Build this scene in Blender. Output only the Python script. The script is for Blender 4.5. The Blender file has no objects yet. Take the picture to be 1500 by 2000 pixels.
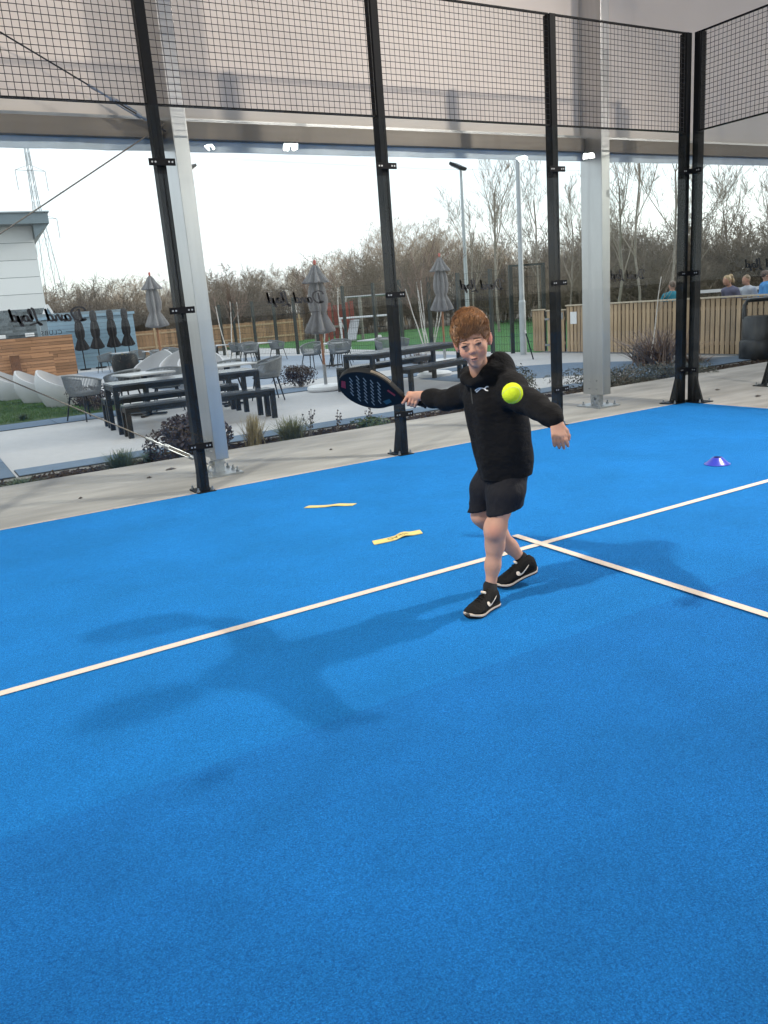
import bpy, math, random
import numpy as np
from mathutils import Vector, Matrix
from mathutils.bvhtree import BVHTree

SC = bpy.context.scene
COL = SC.collection
R = math.radians
random.seed(7)
NPR = np.random.default_rng(11)

# ------------------------------------------------------------------ camera, sky, sun, exposure
cam = bpy.data.cameras.new("camera")
cam.sensor_fit = 'VERTICAL'
cam.sensor_height = 24.0
cam.lens = 1554.54 / 2000 * 24.0
cam.clip_start = 0.05
cam.clip_end = 2000
cam_o = bpy.data.objects.new("camera", cam)
COL.objects.link(cam_o)
cam_o.matrix_world = (Matrix.Translation((-7.961, -6.458, 1.4277)) @ Matrix.Rotation(R(-29.5733), 4, 'Z')
                      @ Matrix.Rotation(R(75.3884), 4, 'X') @ Matrix.Rotation(R(-4.5121), 4, 'Z'))
SC.camera = cam_o

SUN_EL, SUN_AZ = R(17), R(104)           # azimuth from +Y towards +X
world = bpy.data.worlds.new("World")
SC.world = world
world.use_nodes = True
wn, wl = world.node_tree.nodes, world.node_tree.links
sky = wn.new("ShaderNodeTexSky")
sky.sky_type = 'NISHITA'
sky.sun_disc = False
sky.sun_elevation = SUN_EL
sky.sun_rotation = SUN_AZ
sky.air_density = 1.0
sky.dust_density = 0.7
sky.ozone_density = 1.0
wn["Background"].inputs[1].default_value = 0.15
# thin high cloud: the sky texture mixed with a soft grey-white, broken up by noise
tc = wn.new("ShaderNodeTexCoord")
mp = wn.new("ShaderNodeMapping"); mp.inputs['Scale'].default_value = (1.0, 1.0, 3.5)
nz = wn.new("ShaderNodeTexNoise"); nz.inputs['Scale'].default_value = 2.2; nz.inputs['Detail'].default_value = 7
rp = wn.new("ShaderNodeValToRGB")
rp.color_ramp.elements[0].position = 0.28; rp.color_ramp.elements[0].color = (0.5, 0.5, 0.5, 1)
rp.color_ramp.elements[1].position = 0.66; rp.color_ramp.elements[1].color = (0.97, 0.97, 0.97, 1)
mx = wn.new("ShaderNodeMix"); mx.data_type = 'RGBA'
mx.inputs['B'].default_value = (6.0, 6.35, 6.6, 1)
wl.new(tc.outputs['Generated'], mp.inputs['Vector']); wl.new(mp.outputs['Vector'], nz.inputs['Vector'])
wl.new(nz.outputs['Fac'], rp.inputs['Fac']); wl.new(rp.outputs['Color'], mx.inputs['Factor'])
wl.new(sky.outputs['Color'], mx.inputs['A']); wl.new(mx.outputs['Result'], wn["Background"].inputs[0])

sun = bpy.data.lights.new("sun", 'SUN')
sun.energy = 0.9
sun.angle = R(14)
sun.color = (1.0, 0.93, 0.84)
sun_o = bpy.data.objects.new("sun", sun)
COL.objects.link(sun_o)
sdir = Vector((math.sin(SUN_AZ) * math.cos(SUN_EL), math.cos(SUN_AZ) * math.cos(SUN_EL), math.sin(SUN_EL)))
sun_o.rotation_euler = sdir.to_track_quat('Z', 'Y').to_euler()

SC.view_settings.view_transform = 'Standard'
SC.view_settings.look = 'None'
SC.view_settings.gamma = 1
SC.view_settings.exposure = 0.68
SC.render.engine = 'CYCLES'
SC.cycles.use_denoising = True
SC.cycles.max_bounces = 6
SC.cycles.diffuse_bounces = 3
SC.cycles.glossy_bounces = 3
SC.cycles.adaptive_threshold = 0.025
SC.cycles.transparent_max_bounces = 16
SC.cycles.sample_clamp_indirect = 6
SC.cycles.caustics_reflective = False
SC.cycles.caustics_refractive = False

LAMP_POWER = 330.0

# ------------------------------------------------------------------ helpers
def srgb(r, g, b):
    def f(c):
        c /= 255.0
        return c / 12.92 if c <= 0.04045 else ((c + 0.055) / 1.055) ** 2.4
    return (f(r), f(g), f(b))

def thing(name, label=None, cat=None, loc=(0, 0, 0), rz=0.0, group=None):
    o = bpy.data.objects.new(name, None)
    o.empty_display_size = 0.1
    COL.objects.link(o)
    o.location = loc
    o.rotation_euler = (0, 0, rz)
    tag(o, label, cat, group)
    return o

def tag(o, label=None, cat=None, group=None, kind=None):
    if label: o["label"] = label
    if cat: o["category"] = cat
    if group: o["group"] = group
    if kind: o["kind"] = kind
    return o

def copy_tree(o, parent=None):
    c = o.copy()
    COL.objects.link(c)
    c.parent = parent
    for ch in list(o.children):
        copy_tree(ch, c)
    return c

class MB:
    def __init__(self):
        self.v, self.f, self.mi = [], [], []
        self.m = 0
    def add(self, vs, fs):
        n = len(self.v)
        self.v += [tuple(p) for p in vs]
        self.f += [tuple(i + n for i in q) for q in fs]
        self.mi += [self.m] * len(fs)
        return self
    def box(self, c, s, rot=None):
        hx, hy, hz = s[0] / 2, s[1] / 2, s[2] / 2
        vs = [Vector((x, y, z)) for z in (-hz, hz) for x, y in ((-hx, -hy), (hx, -hy), (hx, hy), (-hx, hy))]
        if rot is not None:
            if isinstance(rot, (int, float)): rot = Matrix.Rotation(rot, 3, 'Z')
            vs = [rot @ p for p in vs]
        c = Vector(c)
        return self.add([p + c for p in vs], [(3, 2, 1, 0), (4, 5, 6, 7), (0, 1, 5, 4), (1, 2, 6, 5), (2, 3, 7, 6), (3, 0, 4, 7)])
    def bar(self, a, b, w, h=None, up=(0, 0, 1)):
        a, b = Vector(a), Vector(b)
        h = h or w
        d = (b - a); L = d.length; d.normalize()
        up = Vector(up)
        if abs(d.dot(up)) > 0.99: up = Vector((0, 1, 0))
        s = d.cross(up).normalized(); u = s.cross(d)
        vs = []
        for p in (a, b):
            for i, j in ((-1, -1), (1, -1), (1, 1), (-1, 1)):
                vs.append(p + s * (i * w / 2) + u * (j * h / 2))
        return self.add(vs, [(3, 2, 1, 0), (4, 5, 6, 7), (0, 1, 5, 4), (1, 2, 6, 5), (2, 3, 7, 6), (3, 0, 4, 7)])
    def tube(self, pts, r, n=8, cap=True):
        pts = [Vector(p) for p in pts]
        m = len(pts)
        if isinstance(r, (int, float)): r = [r] * m
        vs, fs = [], []
        prev = None
        for i, p in enumerate(pts):
            d = (pts[min(i + 1, m - 1)] - pts[max(i - 1, 0)]).normalized()
            if prev is None:
                a = Vector((0, 0, 1)) if abs(d.z) < 0.9 else Vector((1, 0, 0))
                s = d.cross(a).normalized()
            else:
                s = (prev - d * prev.dot(d)).normalized()
            prev = s
            t = d.cross(s)
            for k in range(n):
                an = 2 * math.pi * k / n
                vs.append(p + (s * math.cos(an) + t * math.sin(an)) * r[i])
        for i in range(m - 1):
            for k in range(n):
                a, b = i * n + k, i * n + (k + 1) % n
                fs.append((a, b, b + n, a + n))
        if cap:
            fs.append(tuple(range(n - 1, -1, -1)))
            fs.append(tuple((m - 1) * n + k for k in range(n)))
        return self.add(vs, fs)
    def cyl(self, c, r, h, n=16, r2=None):
        c = Vector(c)
        return self.tube([c, c + Vector((0, 0, h))], [r, r if r2 is None else r2], n)
    def lathe(self, prof, n=24, c=(0, 0, 0), mod=None, close=False):
        c = Vector(c)
        vs, fs = [], []
        for j, (r, z) in enumerate(prof):
            for k in range(n):
                an = 2 * math.pi * k / n
                rr = r * (mod(an, j) if mod else 1)
                vs.append(c + Vector((rr * math.cos(an), rr * math.sin(an), z)))
        for j in range(len(prof) - 1):
            for k in range(n):
                a, b = j * n + k, j * n + (k + 1) % n
                fs.append((a, b, b + n, a + n))
        if close:
            fs.append(tuple(range(n - 1, -1, -1)))
            fs.append(tuple((len(prof) - 1) * n + k for k in range(n)))
        return self.add(vs, fs)
    def prism(self, poly, a, b):
        """poly: list of 3-d points (planar); extruded from offset a to offset b (vectors)"""
        a, b = Vector(a), Vector(b)
        n = len(poly)
        vs = [Vector(p) + a for p in poly] + [Vector(p) + b for p in poly]
        fs = [tuple(range(n - 1, -1, -1)), tuple(range(n, 2 * n))]
        fs += [(i, (i + 1) % n, n + (i + 1) % n, n + i) for i in range(n)]
        return self.add(vs, fs)
    def mesh(self, name):
        me = bpy.data.meshes.new(name)
        me.from_pydata(self.v, [], self.f)
        return me
    def build(self, name, mat, parent=None, smooth=False, loc=None, bevel=0):
        me = self.mesh(name)
        for m in (mat if isinstance(mat, (list, tuple)) else [mat]): me.materials.append(m)
        if any(self.mi): me.polygons.foreach_set('material_index', self.mi)
        if smooth:
            me.polygons.foreach_set('use_smooth', [True] * len(me.polygons))
            try: me.set_sharp_from_angle(angle=R(40))
            except Exception: pass
        me.validate(); me.update()
        return link(name, me, parent, loc, bevel)

def link(name, me, parent=None, loc=None, bevel=0, rz=0.0):
    o = bpy.data.objects.new(name, me)
    COL.objects.link(o)
    if parent: o.parent = parent
    if loc is not None: o.location = loc
    if rz: o.rotation_euler = (0, 0, rz)
    if bevel:
        md = o.modifiers.new("bevel", 'BEVEL'); md.width = bevel; md.segments = 2; md.limit_method = 'ANGLE'
    return o

def np_mesh(name, V, F, mat, parent=None, smooth=True):
    """V (n,3) float array, F (m,k) int array with constant k"""
    me = bpy.data.meshes.new(name)
    V = np.ascontiguousarray(V, dtype=np.float32); F = np.ascontiguousarray(F, dtype=np.int32)
    k = F.shape[1]
    me.vertices.add(len(V)); me.vertices.foreach_set('co', V.ravel())
    me.loops.add(F.size); me.loops.foreach_set('vertex_index', F.ravel())
    me.polygons.add(len(F)); me.polygons.foreach_set('loop_start', np.arange(0, F.size, k, dtype=np.int32))
    me.polygons.foreach_set('use_smooth', np.full(len(F), smooth, dtype=bool))
    me.update(calc_edges=True)
    for m in (mat if isinstance(mat, (list, tuple)) else [mat]): me.materials.append(m)
    return link(name, me, parent)

_mats = {}
def mat(name, col, rough=0.6, metal=0.0, var=0.0, vscale=4.0, bump=0.0, bscale=60.0, rnd=0.0, spec=0.5, stretch=None,
        coat=0.0, sub=0.0, detail=6.0, bdist=0.01, var2=None, v2scale=0.6):
    if name in _mats: return _mats[name]
    m = bpy.data.materials.new(name)
    m.use_nodes = True
    nt = m.node_tree; n, l = nt.nodes, nt.links
    p = n["Principled BSDF"]
    p.inputs['Base Color'].default_value = (*col, 1)
    p.inputs['Roughness'].default_value = rough
    p.inputs['Metallic'].default_value = metal
    p.inputs['Specular IOR Level'].default_value = spec
    if coat: p.inputs['Coat Weight'].default_value = coat
    if sub:
        p.inputs['Subsurface Weight'].default_value = sub
        p.inputs['Subsurface Radius'].default_value = (0.012, 0.005, 0.003)
        p.inputs['Subsurface Scale'].default_value = 1.0
    vec = None
    if var or bump or var2:
        t = n.new('ShaderNodeTexCoord'); vec = t.outputs['Object']
        if stretch:
            mpp = n.new('ShaderNodeMapping'); mpp.inputs['Scale'].default_value = stretch
            l.new(vec, mpp.inputs['Vector']); vec = mpp.outputs['Vector']
    cur = None
    def hsv(src, fac_sock, amt):
        # multiply value by 1 +- amt
        mr = n.new('ShaderNodeMapRange'); mr.inputs['To Min'].default_value = 1 - amt; mr.inputs['To Max'].default_value = 1 + amt
        l.new(fac_sock, mr.inputs['Value'])
        h = n.new('ShaderNodeHueSaturation')
        if src is None: h.inputs['Color'].default_value = (*col, 1)
        else: l.new(src, h.inputs['Color'])
        l.new(mr.outputs['Result'], h.inputs['Value'])
        return h.outputs['Color'], mr
    if var:
        nzz = n.new('ShaderNodeTexNoise'); nzz.inputs['Scale'].default_value = vscale; nzz.inputs['Detail'].default_value = detail
        l.new(vec, nzz.inputs['Vector'])
        cur, mr = hsv(cur, nzz.outputs['Fac'], var)
        mr.inputs['From Min'].default_value = 0.25; mr.inputs['From Max'].default_value = 0.75
    if var2:
        nz2 = n.new('ShaderNodeTexNoise'); nz2.inputs['Scale'].default_value = v2scale; nz2.inputs['Detail'].default_value = 4
        l.new(vec, nz2.inputs['Vector'])
        cur, mr = hsv(cur, nz2.outputs['Fac'], var2)
        mr.inputs['From Min'].default_value = 0.3; mr.inputs['From Max'].default_value = 0.7
    if rnd:
        oi = n.new('ShaderNodeObjectInfo')
        cur, mr = hsv(cur, oi.outputs['Random'], rnd)
    if cur is not None: l.new(cur, p.inputs['Base Color'])
    if bump:
        nb = n.new('ShaderNodeTexNoise'); nb.inputs['Scale'].default_value = bscale; nb.inputs['Detail'].default_value = 5
        l.new(vec, nb.inputs['Vector'])
        bp = n.new('ShaderNodeBump'); bp.inputs['Strength'].default_value = bump; bp.inputs['Distance'].default_value = bdist
        l.new(nb.outputs['Fac'], bp.inputs['Height']); l.new(bp.outputs['Normal'], p.inputs['Normal'])
    _mats[name] = m
    return m

def glass_mat():
    m = bpy.data.materials.new('toughened_glass'); m.use_nodes = True
    nt = m.node_tree; n, l = nt.nodes, nt.links
    n.remove(n["Principled BSDF"])
    tr = n.new('ShaderNodeBsdfTransparent'); tr.inputs[0].default_value = (0.955, 0.972, 0.968, 1)
    gl = n.new('ShaderNodeBsdfGlossy'); gl.inputs['Roughness'].default_value = 0.0; gl.inputs['Color'].default_value = (0.9, 0.95, 0.97, 1)
    lw = n.new('ShaderNodeLayerWeight'); lw.inputs['Blend'].default_value = 0.5
    pw = n.new('ShaderNodeMath'); pw.operation = 'POWER'; pw.inputs[1].default_value = 5
    ml = n.new('ShaderNodeMath'); ml.operation = 'MULTIPLY_ADD'; ml.inputs[1].default_value = 0.42; ml.inputs[2].default_value = 0.011
    mix = n.new('ShaderNodeMixShader')
    l.new(lw.outputs['Facing'], pw.inputs[0]); l.new(pw.outputs[0], ml.inputs[0]); l.new(ml.outputs[0], mix.inputs[0])
    l.new(tr.outputs[0], mix.inputs[1]); l.new(gl.outputs[0], mix.inputs[2])
    t = n.new('ShaderNodeTexCoord'); nz_ = n.new('ShaderNodeTexNoise'); nz_.inputs['Scale'].default_value = 2.3; nz_.inputs['Detail'].default_value = 9; nz_.inputs['Roughness'].default_value = 0.7
    mpg = n.new('ShaderNodeMapping'); mpg.inputs['Scale'].default_value = (1, 1, 0.6); l.new(t.outputs['Object'], mpg.inputs['Vector']); l.new(mpg.outputs['Vector'], nz_.inputs['Vector'])
    mr = n.new('ShaderNodeMapRange'); mr.inputs['From Min'].default_value = 0.48; mr.inputs['From Max'].default_value = 0.78; mr.inputs['To Min'].default_value = 0.0; mr.inputs['To Max'].default_value = 0.016
    l.new(nz_.outputs['Fac'], mr.inputs['Value'])
    df = n.new('ShaderNodeBsdfDiffuse'); df.inputs[0].default_value = (0.75, 0.77, 0.78, 1)
    mix2 = n.new('ShaderNodeMixShader'); l.new(mr.outputs['Result'], mix2.inputs[0]); l.new(mix.outputs[0], mix2.inputs[1]); l.new(df.outputs[0], mix2.inputs[2])
    l.new(mix2.outputs[0], n["Material Output"].inputs[0])
    return m

def fabric_mat(name, col, trans):
    m = bpy.data.materials.new(name); m.use_nodes = True
    nt = m.node_tree; n, l = nt.nodes, nt.links
    p = n["Principled BSDF"]; p.inputs['Roughness'].default_value = 0.55
    t = n.new('ShaderNodeTexCoord')
    nzz = n.new('ShaderNodeTexNoise'); nzz.inputs['Scale'].default_value = 0.7; nzz.inputs['Detail'].default_value = 5
    l.new(t.outputs['Object'], nzz.inputs['Vector'])
    cr = n.new('ShaderNodeValToRGB')
    cr.color_ramp.elements[0].position = 0.3; cr.color_ramp.elements[0].color = (*[c * 0.9 for c in col], 1)
    cr.color_ramp.elements[1].position = 0.7; cr.color_ramp.elements[1].color = (*col, 1)
    l.new(nzz.outputs['Fac'], cr.inputs['Fac']); l.new(cr.outputs['Color'], p.inputs['Base Color'])
    tl = n.new('ShaderNodeBsdfTranslucent'); tl.inputs[0].default_value = (*[min(1, c * 1.1) for c in col], 1)
    mix = n.new('ShaderNodeMixShader'); mix.inputs[0].default_value = trans
    l.new(p.outputs[0], mix.inputs[1]); l.new(tl.outputs[0], mix.inputs[2]); l.new(mix.outputs[0], n["Material Output"].inputs[0])
    return m

def turf_mat(name, dark, light, fleck, patch=0.08):
    """short sand-dressed artificial turf: fine two-tone fibre, sparse pale flecks, broad wear"""
    m = bpy.data.materials.new(name); m.use_nodes = True
    nt = m.node_tree; n, l = nt.nodes, nt.links
    p = n["Principled BSDF"]; p.inputs['Roughness'].default_value = 0.9; p.inputs['Specular IOR Level'].default_value = 0.12
    p.inputs['Sheen Weight'].default_value = 0.5; p.inputs['Sheen Roughness'].default_value = 0.35; p.inputs['Sheen Tint'].default_value = (*fleck, 1)
    t = n.new('ShaderNodeTexCoord')
    def noise(s, d=3.0, rough=0.6):
        q = n.new('ShaderNodeTexNoise'); q.inputs['Scale'].default_value = s; q.inputs['Detail'].default_value = d
        q.inputs['Roughness'].default_value = rough
        l.new(t.outputs['Object'], q.inputs['Vector']); return q.outputs['Fac']
    fib = noise(240, 4, 0.8)
    cr = n.new('ShaderNodeValToRGB')
    cr.color_ramp.elements[0].position = 0.38; cr.color_ramp.elements[0].color = (*dark, 1)
    cr.color_ramp.elements[1].position = 0.64; cr.color_ramp.elements[1].color = (*light, 1)
    l.new(fib, cr.inputs['Fac'])
    fl = noise(190, 2, 0.5)
    cf = n.new('ShaderNodeValToRGB')
    cf.color_ramp.elements[0].position = 0.62; cf.color_ramp.elements[0].color = (0, 0, 0, 1)
    cf.color_ramp.elements[1].position = 0.76; cf.color_ramp.elements[1].color = (0.55, 0.55, 0.55, 1)
    l.new(fl, cf.inputs['Fac'])
    mx1 = n.new('ShaderNodeMix'); mx1.data_type = 'RGBA'
    mx1.inputs['B'].default_value = (*fleck, 1)
    l.new(cf.outputs['Color'], mx1.inputs['Factor']); l.new(cr.outputs['Color'], mx1.inputs['A'])
    mr = n.new('ShaderNodeMapRange'); mr.inputs['From Min'].default_value = 0.3; mr.inputs['From Max'].default_value = 0.7
    mr.inputs['To Min'].default_value = 1 - patch; mr.inputs['To Max'].default_value = 1 + patch
    l.new(noise(1.7, 6, 0.65), mr.inputs['Value'])
    h = n.new('ShaderNodeHueSaturation'); l.new(mx1.outputs['Result'], h.inputs['Color']); l.new(mr.outputs['Result'], h.inputs['Value'])
    l.new(h.outputs['Color'], p.inputs['Base Color'])
    bp = n.new('ShaderNodeBump'); bp.inputs['Strength'].default_value = 0.85; bp.inputs['Distance'].default_value = 0.012
    l.new(fib, bp.inputs['Height']); l.new(bp.outputs['Normal'], p.inputs['Normal'])
    return m

M = {}
M['glass'] = glass_mat()
M['court'] = turf_mat('blue_turf', (0.004, 0.072, 0.30), (0.017, 0.255, 0.74), (0.04, 0.47, 0.97), 0.14)
M['pitch'] = turf_mat('green_turf', (0.04, 0.115, 0.035), (0.085, 0.205, 0.07), (0.12, 0.24, 0.10), 0.15)
M['line'] = mat('court_paint', (0.62, 0.55, 0.47), 0.85, var=0.12, vscale=160, bump=0.6, bscale=220)
M['concrete'] = mat('slab_concrete', (0.345, 0.32, 0.295), 0.9, spec=0.2, var=0.2, vscale=3.0, bump=0.35, bscale=25, var2=0.22, v2scale=0.9, stretch=(0.5, 1.6, 1))
M['patio'] = mat('patio_concrete', (0.48, 0.475, 0.475), 0.8, var=0.05, vscale=9, bump=0.15, bscale=80, var2=0.07, v2scale=0.5)
M['paver'] = mat('blue_grey_paver', (0.15, 0.20, 0.265), 0.9, spec=0.1, var=0.08, vscale=7, bump=0.2, bscale=60, rnd=0.08)
M['soil'] = mat('soil', (0.05, 0.04, 0.032), 0.95, var=0.4, vscale=14, bump=0.8, bscale=30)
M['bark'] = mat('bark_chips', (0.085, 0.062, 0.05), 0.9, var=0.55, vscale=9)
M['earth'] = mat('rough_ground', (0.10, 0.085, 0.06), 0.95, var=0.35, vscale=0.8, bump=0.5, bscale=4)
M['black'] = mat('powder_coat_black', (0.005, 0.0055, 0.0065), 0.6, var=0.15, vscale=20, spec=0.12)
M['blackm'] = mat('black_wire', (0.010, 0.010, 0.011), 0.5)
M['galv'] = mat('mill_aluminium', (0.43, 0.43, 0.435), 0.33, metal=1.0, var=0.10, vscale=3.0, stretch=(3, 3, 0.35), bump=0.05, bscale=30)
M['alu_dull'] = mat('dull_aluminium', (0.165, 0.14, 0.115), 0.5, metal=0.3, var=0.12, vscale=4, stretch=(0.4, 3, 3))
M['steel'] = mat('zinc_steel', (0.34, 0.35, 0.36), 0.42, metal=0.85, var=0.2, vscale=18)
M['fabric'] = fabric_mat('canopy_membrane', (0.63, 0.55, 0.49), 0.22)
M['valance'] = mat('grey_valance', (0.42, 0.48, 0.52), 0.4, var=0.15, vscale=5)
M['decal'] = mat('black_vinyl', (0.008, 0.008, 0.009), 0.5)

# ------------------------------------------------------------------ ground and court
def sheet(name, x0, x1, y0, y1, z, m, kind='structure', thick=0.0):
    b = MB()
    if thick: b.box(((x0 + x1) / 2, (y0 + y1) / 2, z - thick / 2), (x1 - x0, y1 - y0, thick))
    else: b.add([(x0, y0, z), (x1, y0, z), (x1, y1, z), (x0, y1, z)], [(0, 1, 2, 3)])
    return tag(b.build(name, m), kind=kind)

PZ = -0.12                                                     # patio level
sheet('ground', -700, 700, -700, 900, -0.30, M['earth'])
sheet('concrete_slab', -40, 45, -40, 1.96, 0.0, M['concrete'], thick=0.28)
# the turf comes in 4.1 m rolls; neighbouring rolls are laid with opposite nap and differ a little in tone
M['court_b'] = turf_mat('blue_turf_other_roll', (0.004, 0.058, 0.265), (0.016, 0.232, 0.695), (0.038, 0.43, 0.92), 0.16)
sheet('court_surface', -10.0, 0.0, -4.11, 0.02, 0.006, M['court'])
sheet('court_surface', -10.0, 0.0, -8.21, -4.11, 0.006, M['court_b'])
sheet('court_surface', -10.0, 0.0, -20.0, -8.21, 0.006, M['court'])
sheet('neighbour_court_surface', 1.9, 11.9, -20.0, 0.02, 0.006, M['court'])
sheet('service_line', -10.0, 0.0, -3.075, -3.025, 0.010, M['line'])
sheet('centre_line', -5.025, -4.975, -17.2, -2.82, 0.0137, M['line'])
# ragged pale edge where the turf was trimmed against the concrete
b = MB()
x = -10.0
while x < 0:
    w = random.uniform(0.05, 0.2)
    d = random.uniform(0.004, 0.014)
    b.add([(x, 0.012, 0.0095), (x + w, 0.012, 0.0095), (x + w, 0.02 + d, 0.0095), (x, 0.02 + d * random.uniform(.4, 1), 0.0095)], [(0, 1, 2, 3)])
    x += w * random.uniform(0.9, 1.05)
tag(b.build('turf_edge', M['line']), kind='structure')

sheet('patio', -30, 6.35, 3.12, 30, PZ, M['patio'], thick=0.17)
sheet('planting_bed', -30, 6.35, 1.965, 3.115, PZ - 0.03, M['soil'], thick=0.1)
sheet('pitch_turf', 6.4, 34, 10.2, 34, PZ - 0.015, M['pitch'], thick=0.1)
sheet('tennis_ground', 6.4, 40, -30, 10.1, PZ - 0.012, mat('dark_macadam', (0.10, 0.11, 0.115), 0.9, var=0.2, vscale=6), thick=0.1)

# paver strips: one mesh, many pavers
def paver_strip(name, cells, gapz=0.0):
    s = MB()
    xs = [c[0] for c in cells] + [c[0] + c[2] for c in cells]; ys = [c[1] for c in cells] + [c[1] + c[3] for c in cells]
    s.box(((min(xs) + max(xs)) / 2, (min(ys) + max(ys)) / 2, PZ + 0.001), (max(xs) - min(xs), max(ys) - min(ys), 0.012))
    base = tag(s.build(name, M['soil']), kind='structure')
    shared = {}
    for (x, y, w, h) in cells:
        key = (round(w, 3), round(h, 3))
        if key not in shared:
            shared[key] = MB().box((0, 0, 0), (w - 0.014, h - 0.014, 0.02)).mesh('paver')
            shared[key].materials.append(M['paver'])
        link('paver', shared[key], base, (x + w / 2, y + h / 2, PZ + 0.004 + random.uniform(0, 0.003)))
    return base
paver_strip('paver_edging', [(-7.14 + 1.2 * i, 3.12, 1.2, 0.48) for i in range(11)])
paver_strip('paver_cross_path', [(-9.0 + 0.915 * j, 3.12 + 1.2 * i, 0.915, 1.2) for i in range(12) for j in range(2)])
paver_strip('paver_lawn_edging', [(-7.17 + 1.2 * i, 8.0, 1.2, 0.9) for i in range(5)])
paver_strip('paver_lawn_path', [(-1.17 + 1.2 * i, 8.0, 1.2, 0.7) for i in range(4)])
b = MB()
poly = [(1.0, 5.6), (2.41, 4.71), (3.87, 3.62), (6.34, 3.13), (6.34, 3.9), (5.3, 4.74), (4.44, 6.6), (3.3, 7.4), (1.0, 7.4)]
b.prism([(x, y, 0) for x, y in poly], (0, 0, PZ - 0.05), (0, 0, PZ + 0.006))
tag(b.build('paved_path', M['paver']), kind='structure')
b = MB()
b.prism([(x, y, 0) for x, y in [(-3, 10.5), (2.0, 10.2), (4.6, 10.2), (5.4, 12.0), (5.3, 16), (3.4, 22), (-3, 24)]], (0, 0, PZ - 0.05), (0, 0, PZ + 0.004))
tag(b.build('terrace_paving', mat('terrace_paving', (0.30, 0.345, 0.41), 0.9, spec=0.15, var=0.08, vscale=3)), kind='structure')

# ------------------------------------------------------------------ padel cage: posts, glass, mesh
def make_post(name, label, loc, rz, flare_sides, group='cage posts'):
    """post stands behind the glass: local +y is outwards"""
    t = thing(name, label, 'post', loc, rz, group)
    b = MB()
    b.box((0, 0.062, 2.0), (0.074, 0.10, 4.0))
    b.build('upright', M['black'], t, bevel=0.004)
    g = MB()
    g.prism([(0, 0.112, 0.012), (0, 0.20, 0.012), (0, 0.112, 0.34)], (-0.02, 0, 0), (0.02, 0, 0))
    for s in flare_sides:
        g.prism([(s * 0.037, 0, 0.012), (s * 0.15, 0, 0.012), (s * 0.037, 0, 0.34)], (0, 0.05, 0), (0, 0.075, 0))
    g.build('gusset', M['black'], t)
    p = MB(); p.box((0, 0.10, 0.006), (0.16 if not flare_sides else 0.34, 0.24, 0.012)); p.build('base_plate', M['black'], t)
    for (x, y) in ((-0.062, 0.19), (0.062, 0.19), (-0.062, 0.02), (0.062, 0.02)):
        bt = MB(); bt.cyl((x * (1 if not flare_sides else 2.2), y, 0.012), 0.013, 0.014, 6); bt.cyl((x * (1 if not flare_sides else 2.2), y, 0.026), 0.008, 0.02, 8)
        bt.build('bolt', M['steel'], t)
    for z in (0.40, 1.50, 2.60):
        c = MB(); c.box((0, -0.012, z), (0.205, 0.008, 0.052)); c.box((0, 0.004, z), (0.06, 0.024, 0.05))
        cl = c.build('clamp', M['black'], t, bevel=0.002)
        for x in (-0.078, -0.052, 0.052, 0.078):
            sl = MB(); sl.tube([(x, -0.0161, z), (x, -0.0195, z)], 0.0075, 8); sl.build('screw', M['steel'], cl)
    return t
for k, X in enumerate((-2.0, -4.0, -6.0, -8.0)):
    make_post('cage_post', ['black cage post behind the boy, second along from the court corner', 'black cage post standing right behind the racket handle',
              'black cage post in front of the left aluminium column', 'black cage post out at the far left of the back glass'][k], (X, 0, 0), 0, ())
make_post('cage_post', 'black corner post ending the long back wall of glass', (-0.042, 0, 0), 0, (-1,))
make_post('cage_post', 'black corner post starting the short side wall of glass', (0.0, -0.042, 0), R(-90), (1,))
make_post('cage_post', 'black post of the next court, only its flared foot in view', (1.78, 0.03, 0), 0, (-1,))

def ribbon(pts, w, closed=False):
    """flat ribbon following a smoothed 2-d stroke; returns verts (x,z) and quads"""
    P = []
    n = len(pts)
    for i in range(n - 1):
        p0, p1, p2, p3 = pts[max(i - 1, 0)], pts[i], pts[i + 1], pts[min(i + 2, n - 1)]
        for t in (0, .2, .4, .6, .8):
            P.append(tuple(0.5 * ((2 * p1[k]) + (-p0[k] + p2[k]) * t + (2 * p0[k] - 5 * p1[k] + 4 * p2[k] - p3[k]) * t * t + (-p0[k] + 3 * p1[k] - 3 * p2[k] + p3[k]) * t ** 3) for k in (0, 1)))
    P.append(pts[-1])
    V, Fq = [], []
    m = len(P)
    for i, (x, y) in enumerate(P):
        dx = P[min(i + 1, m - 1)][0] - P[max(i - 1, 0)][0]; dy = P[min(i + 1, m - 1)][1] - P[max(i - 1, 0)][1]
        L = math.hypot(dx, dy) or 1
        # broad-nib feel: down strokes heavier than cross strokes
        ww = w * (0.62 + 0.5 * abs(dy) / L) * (0.7 if i in (0, m - 1) else 1)
        V += [(x - dy / L * ww / 2, y + dx / L * ww / 2), (x + dy / L * ww / 2, y - dx / L * ww / 2)]
        if i: Fq.append((2 * i - 2, 2 * i - 1, 2 * i + 1, 2 * i))
    return V, Fq

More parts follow.
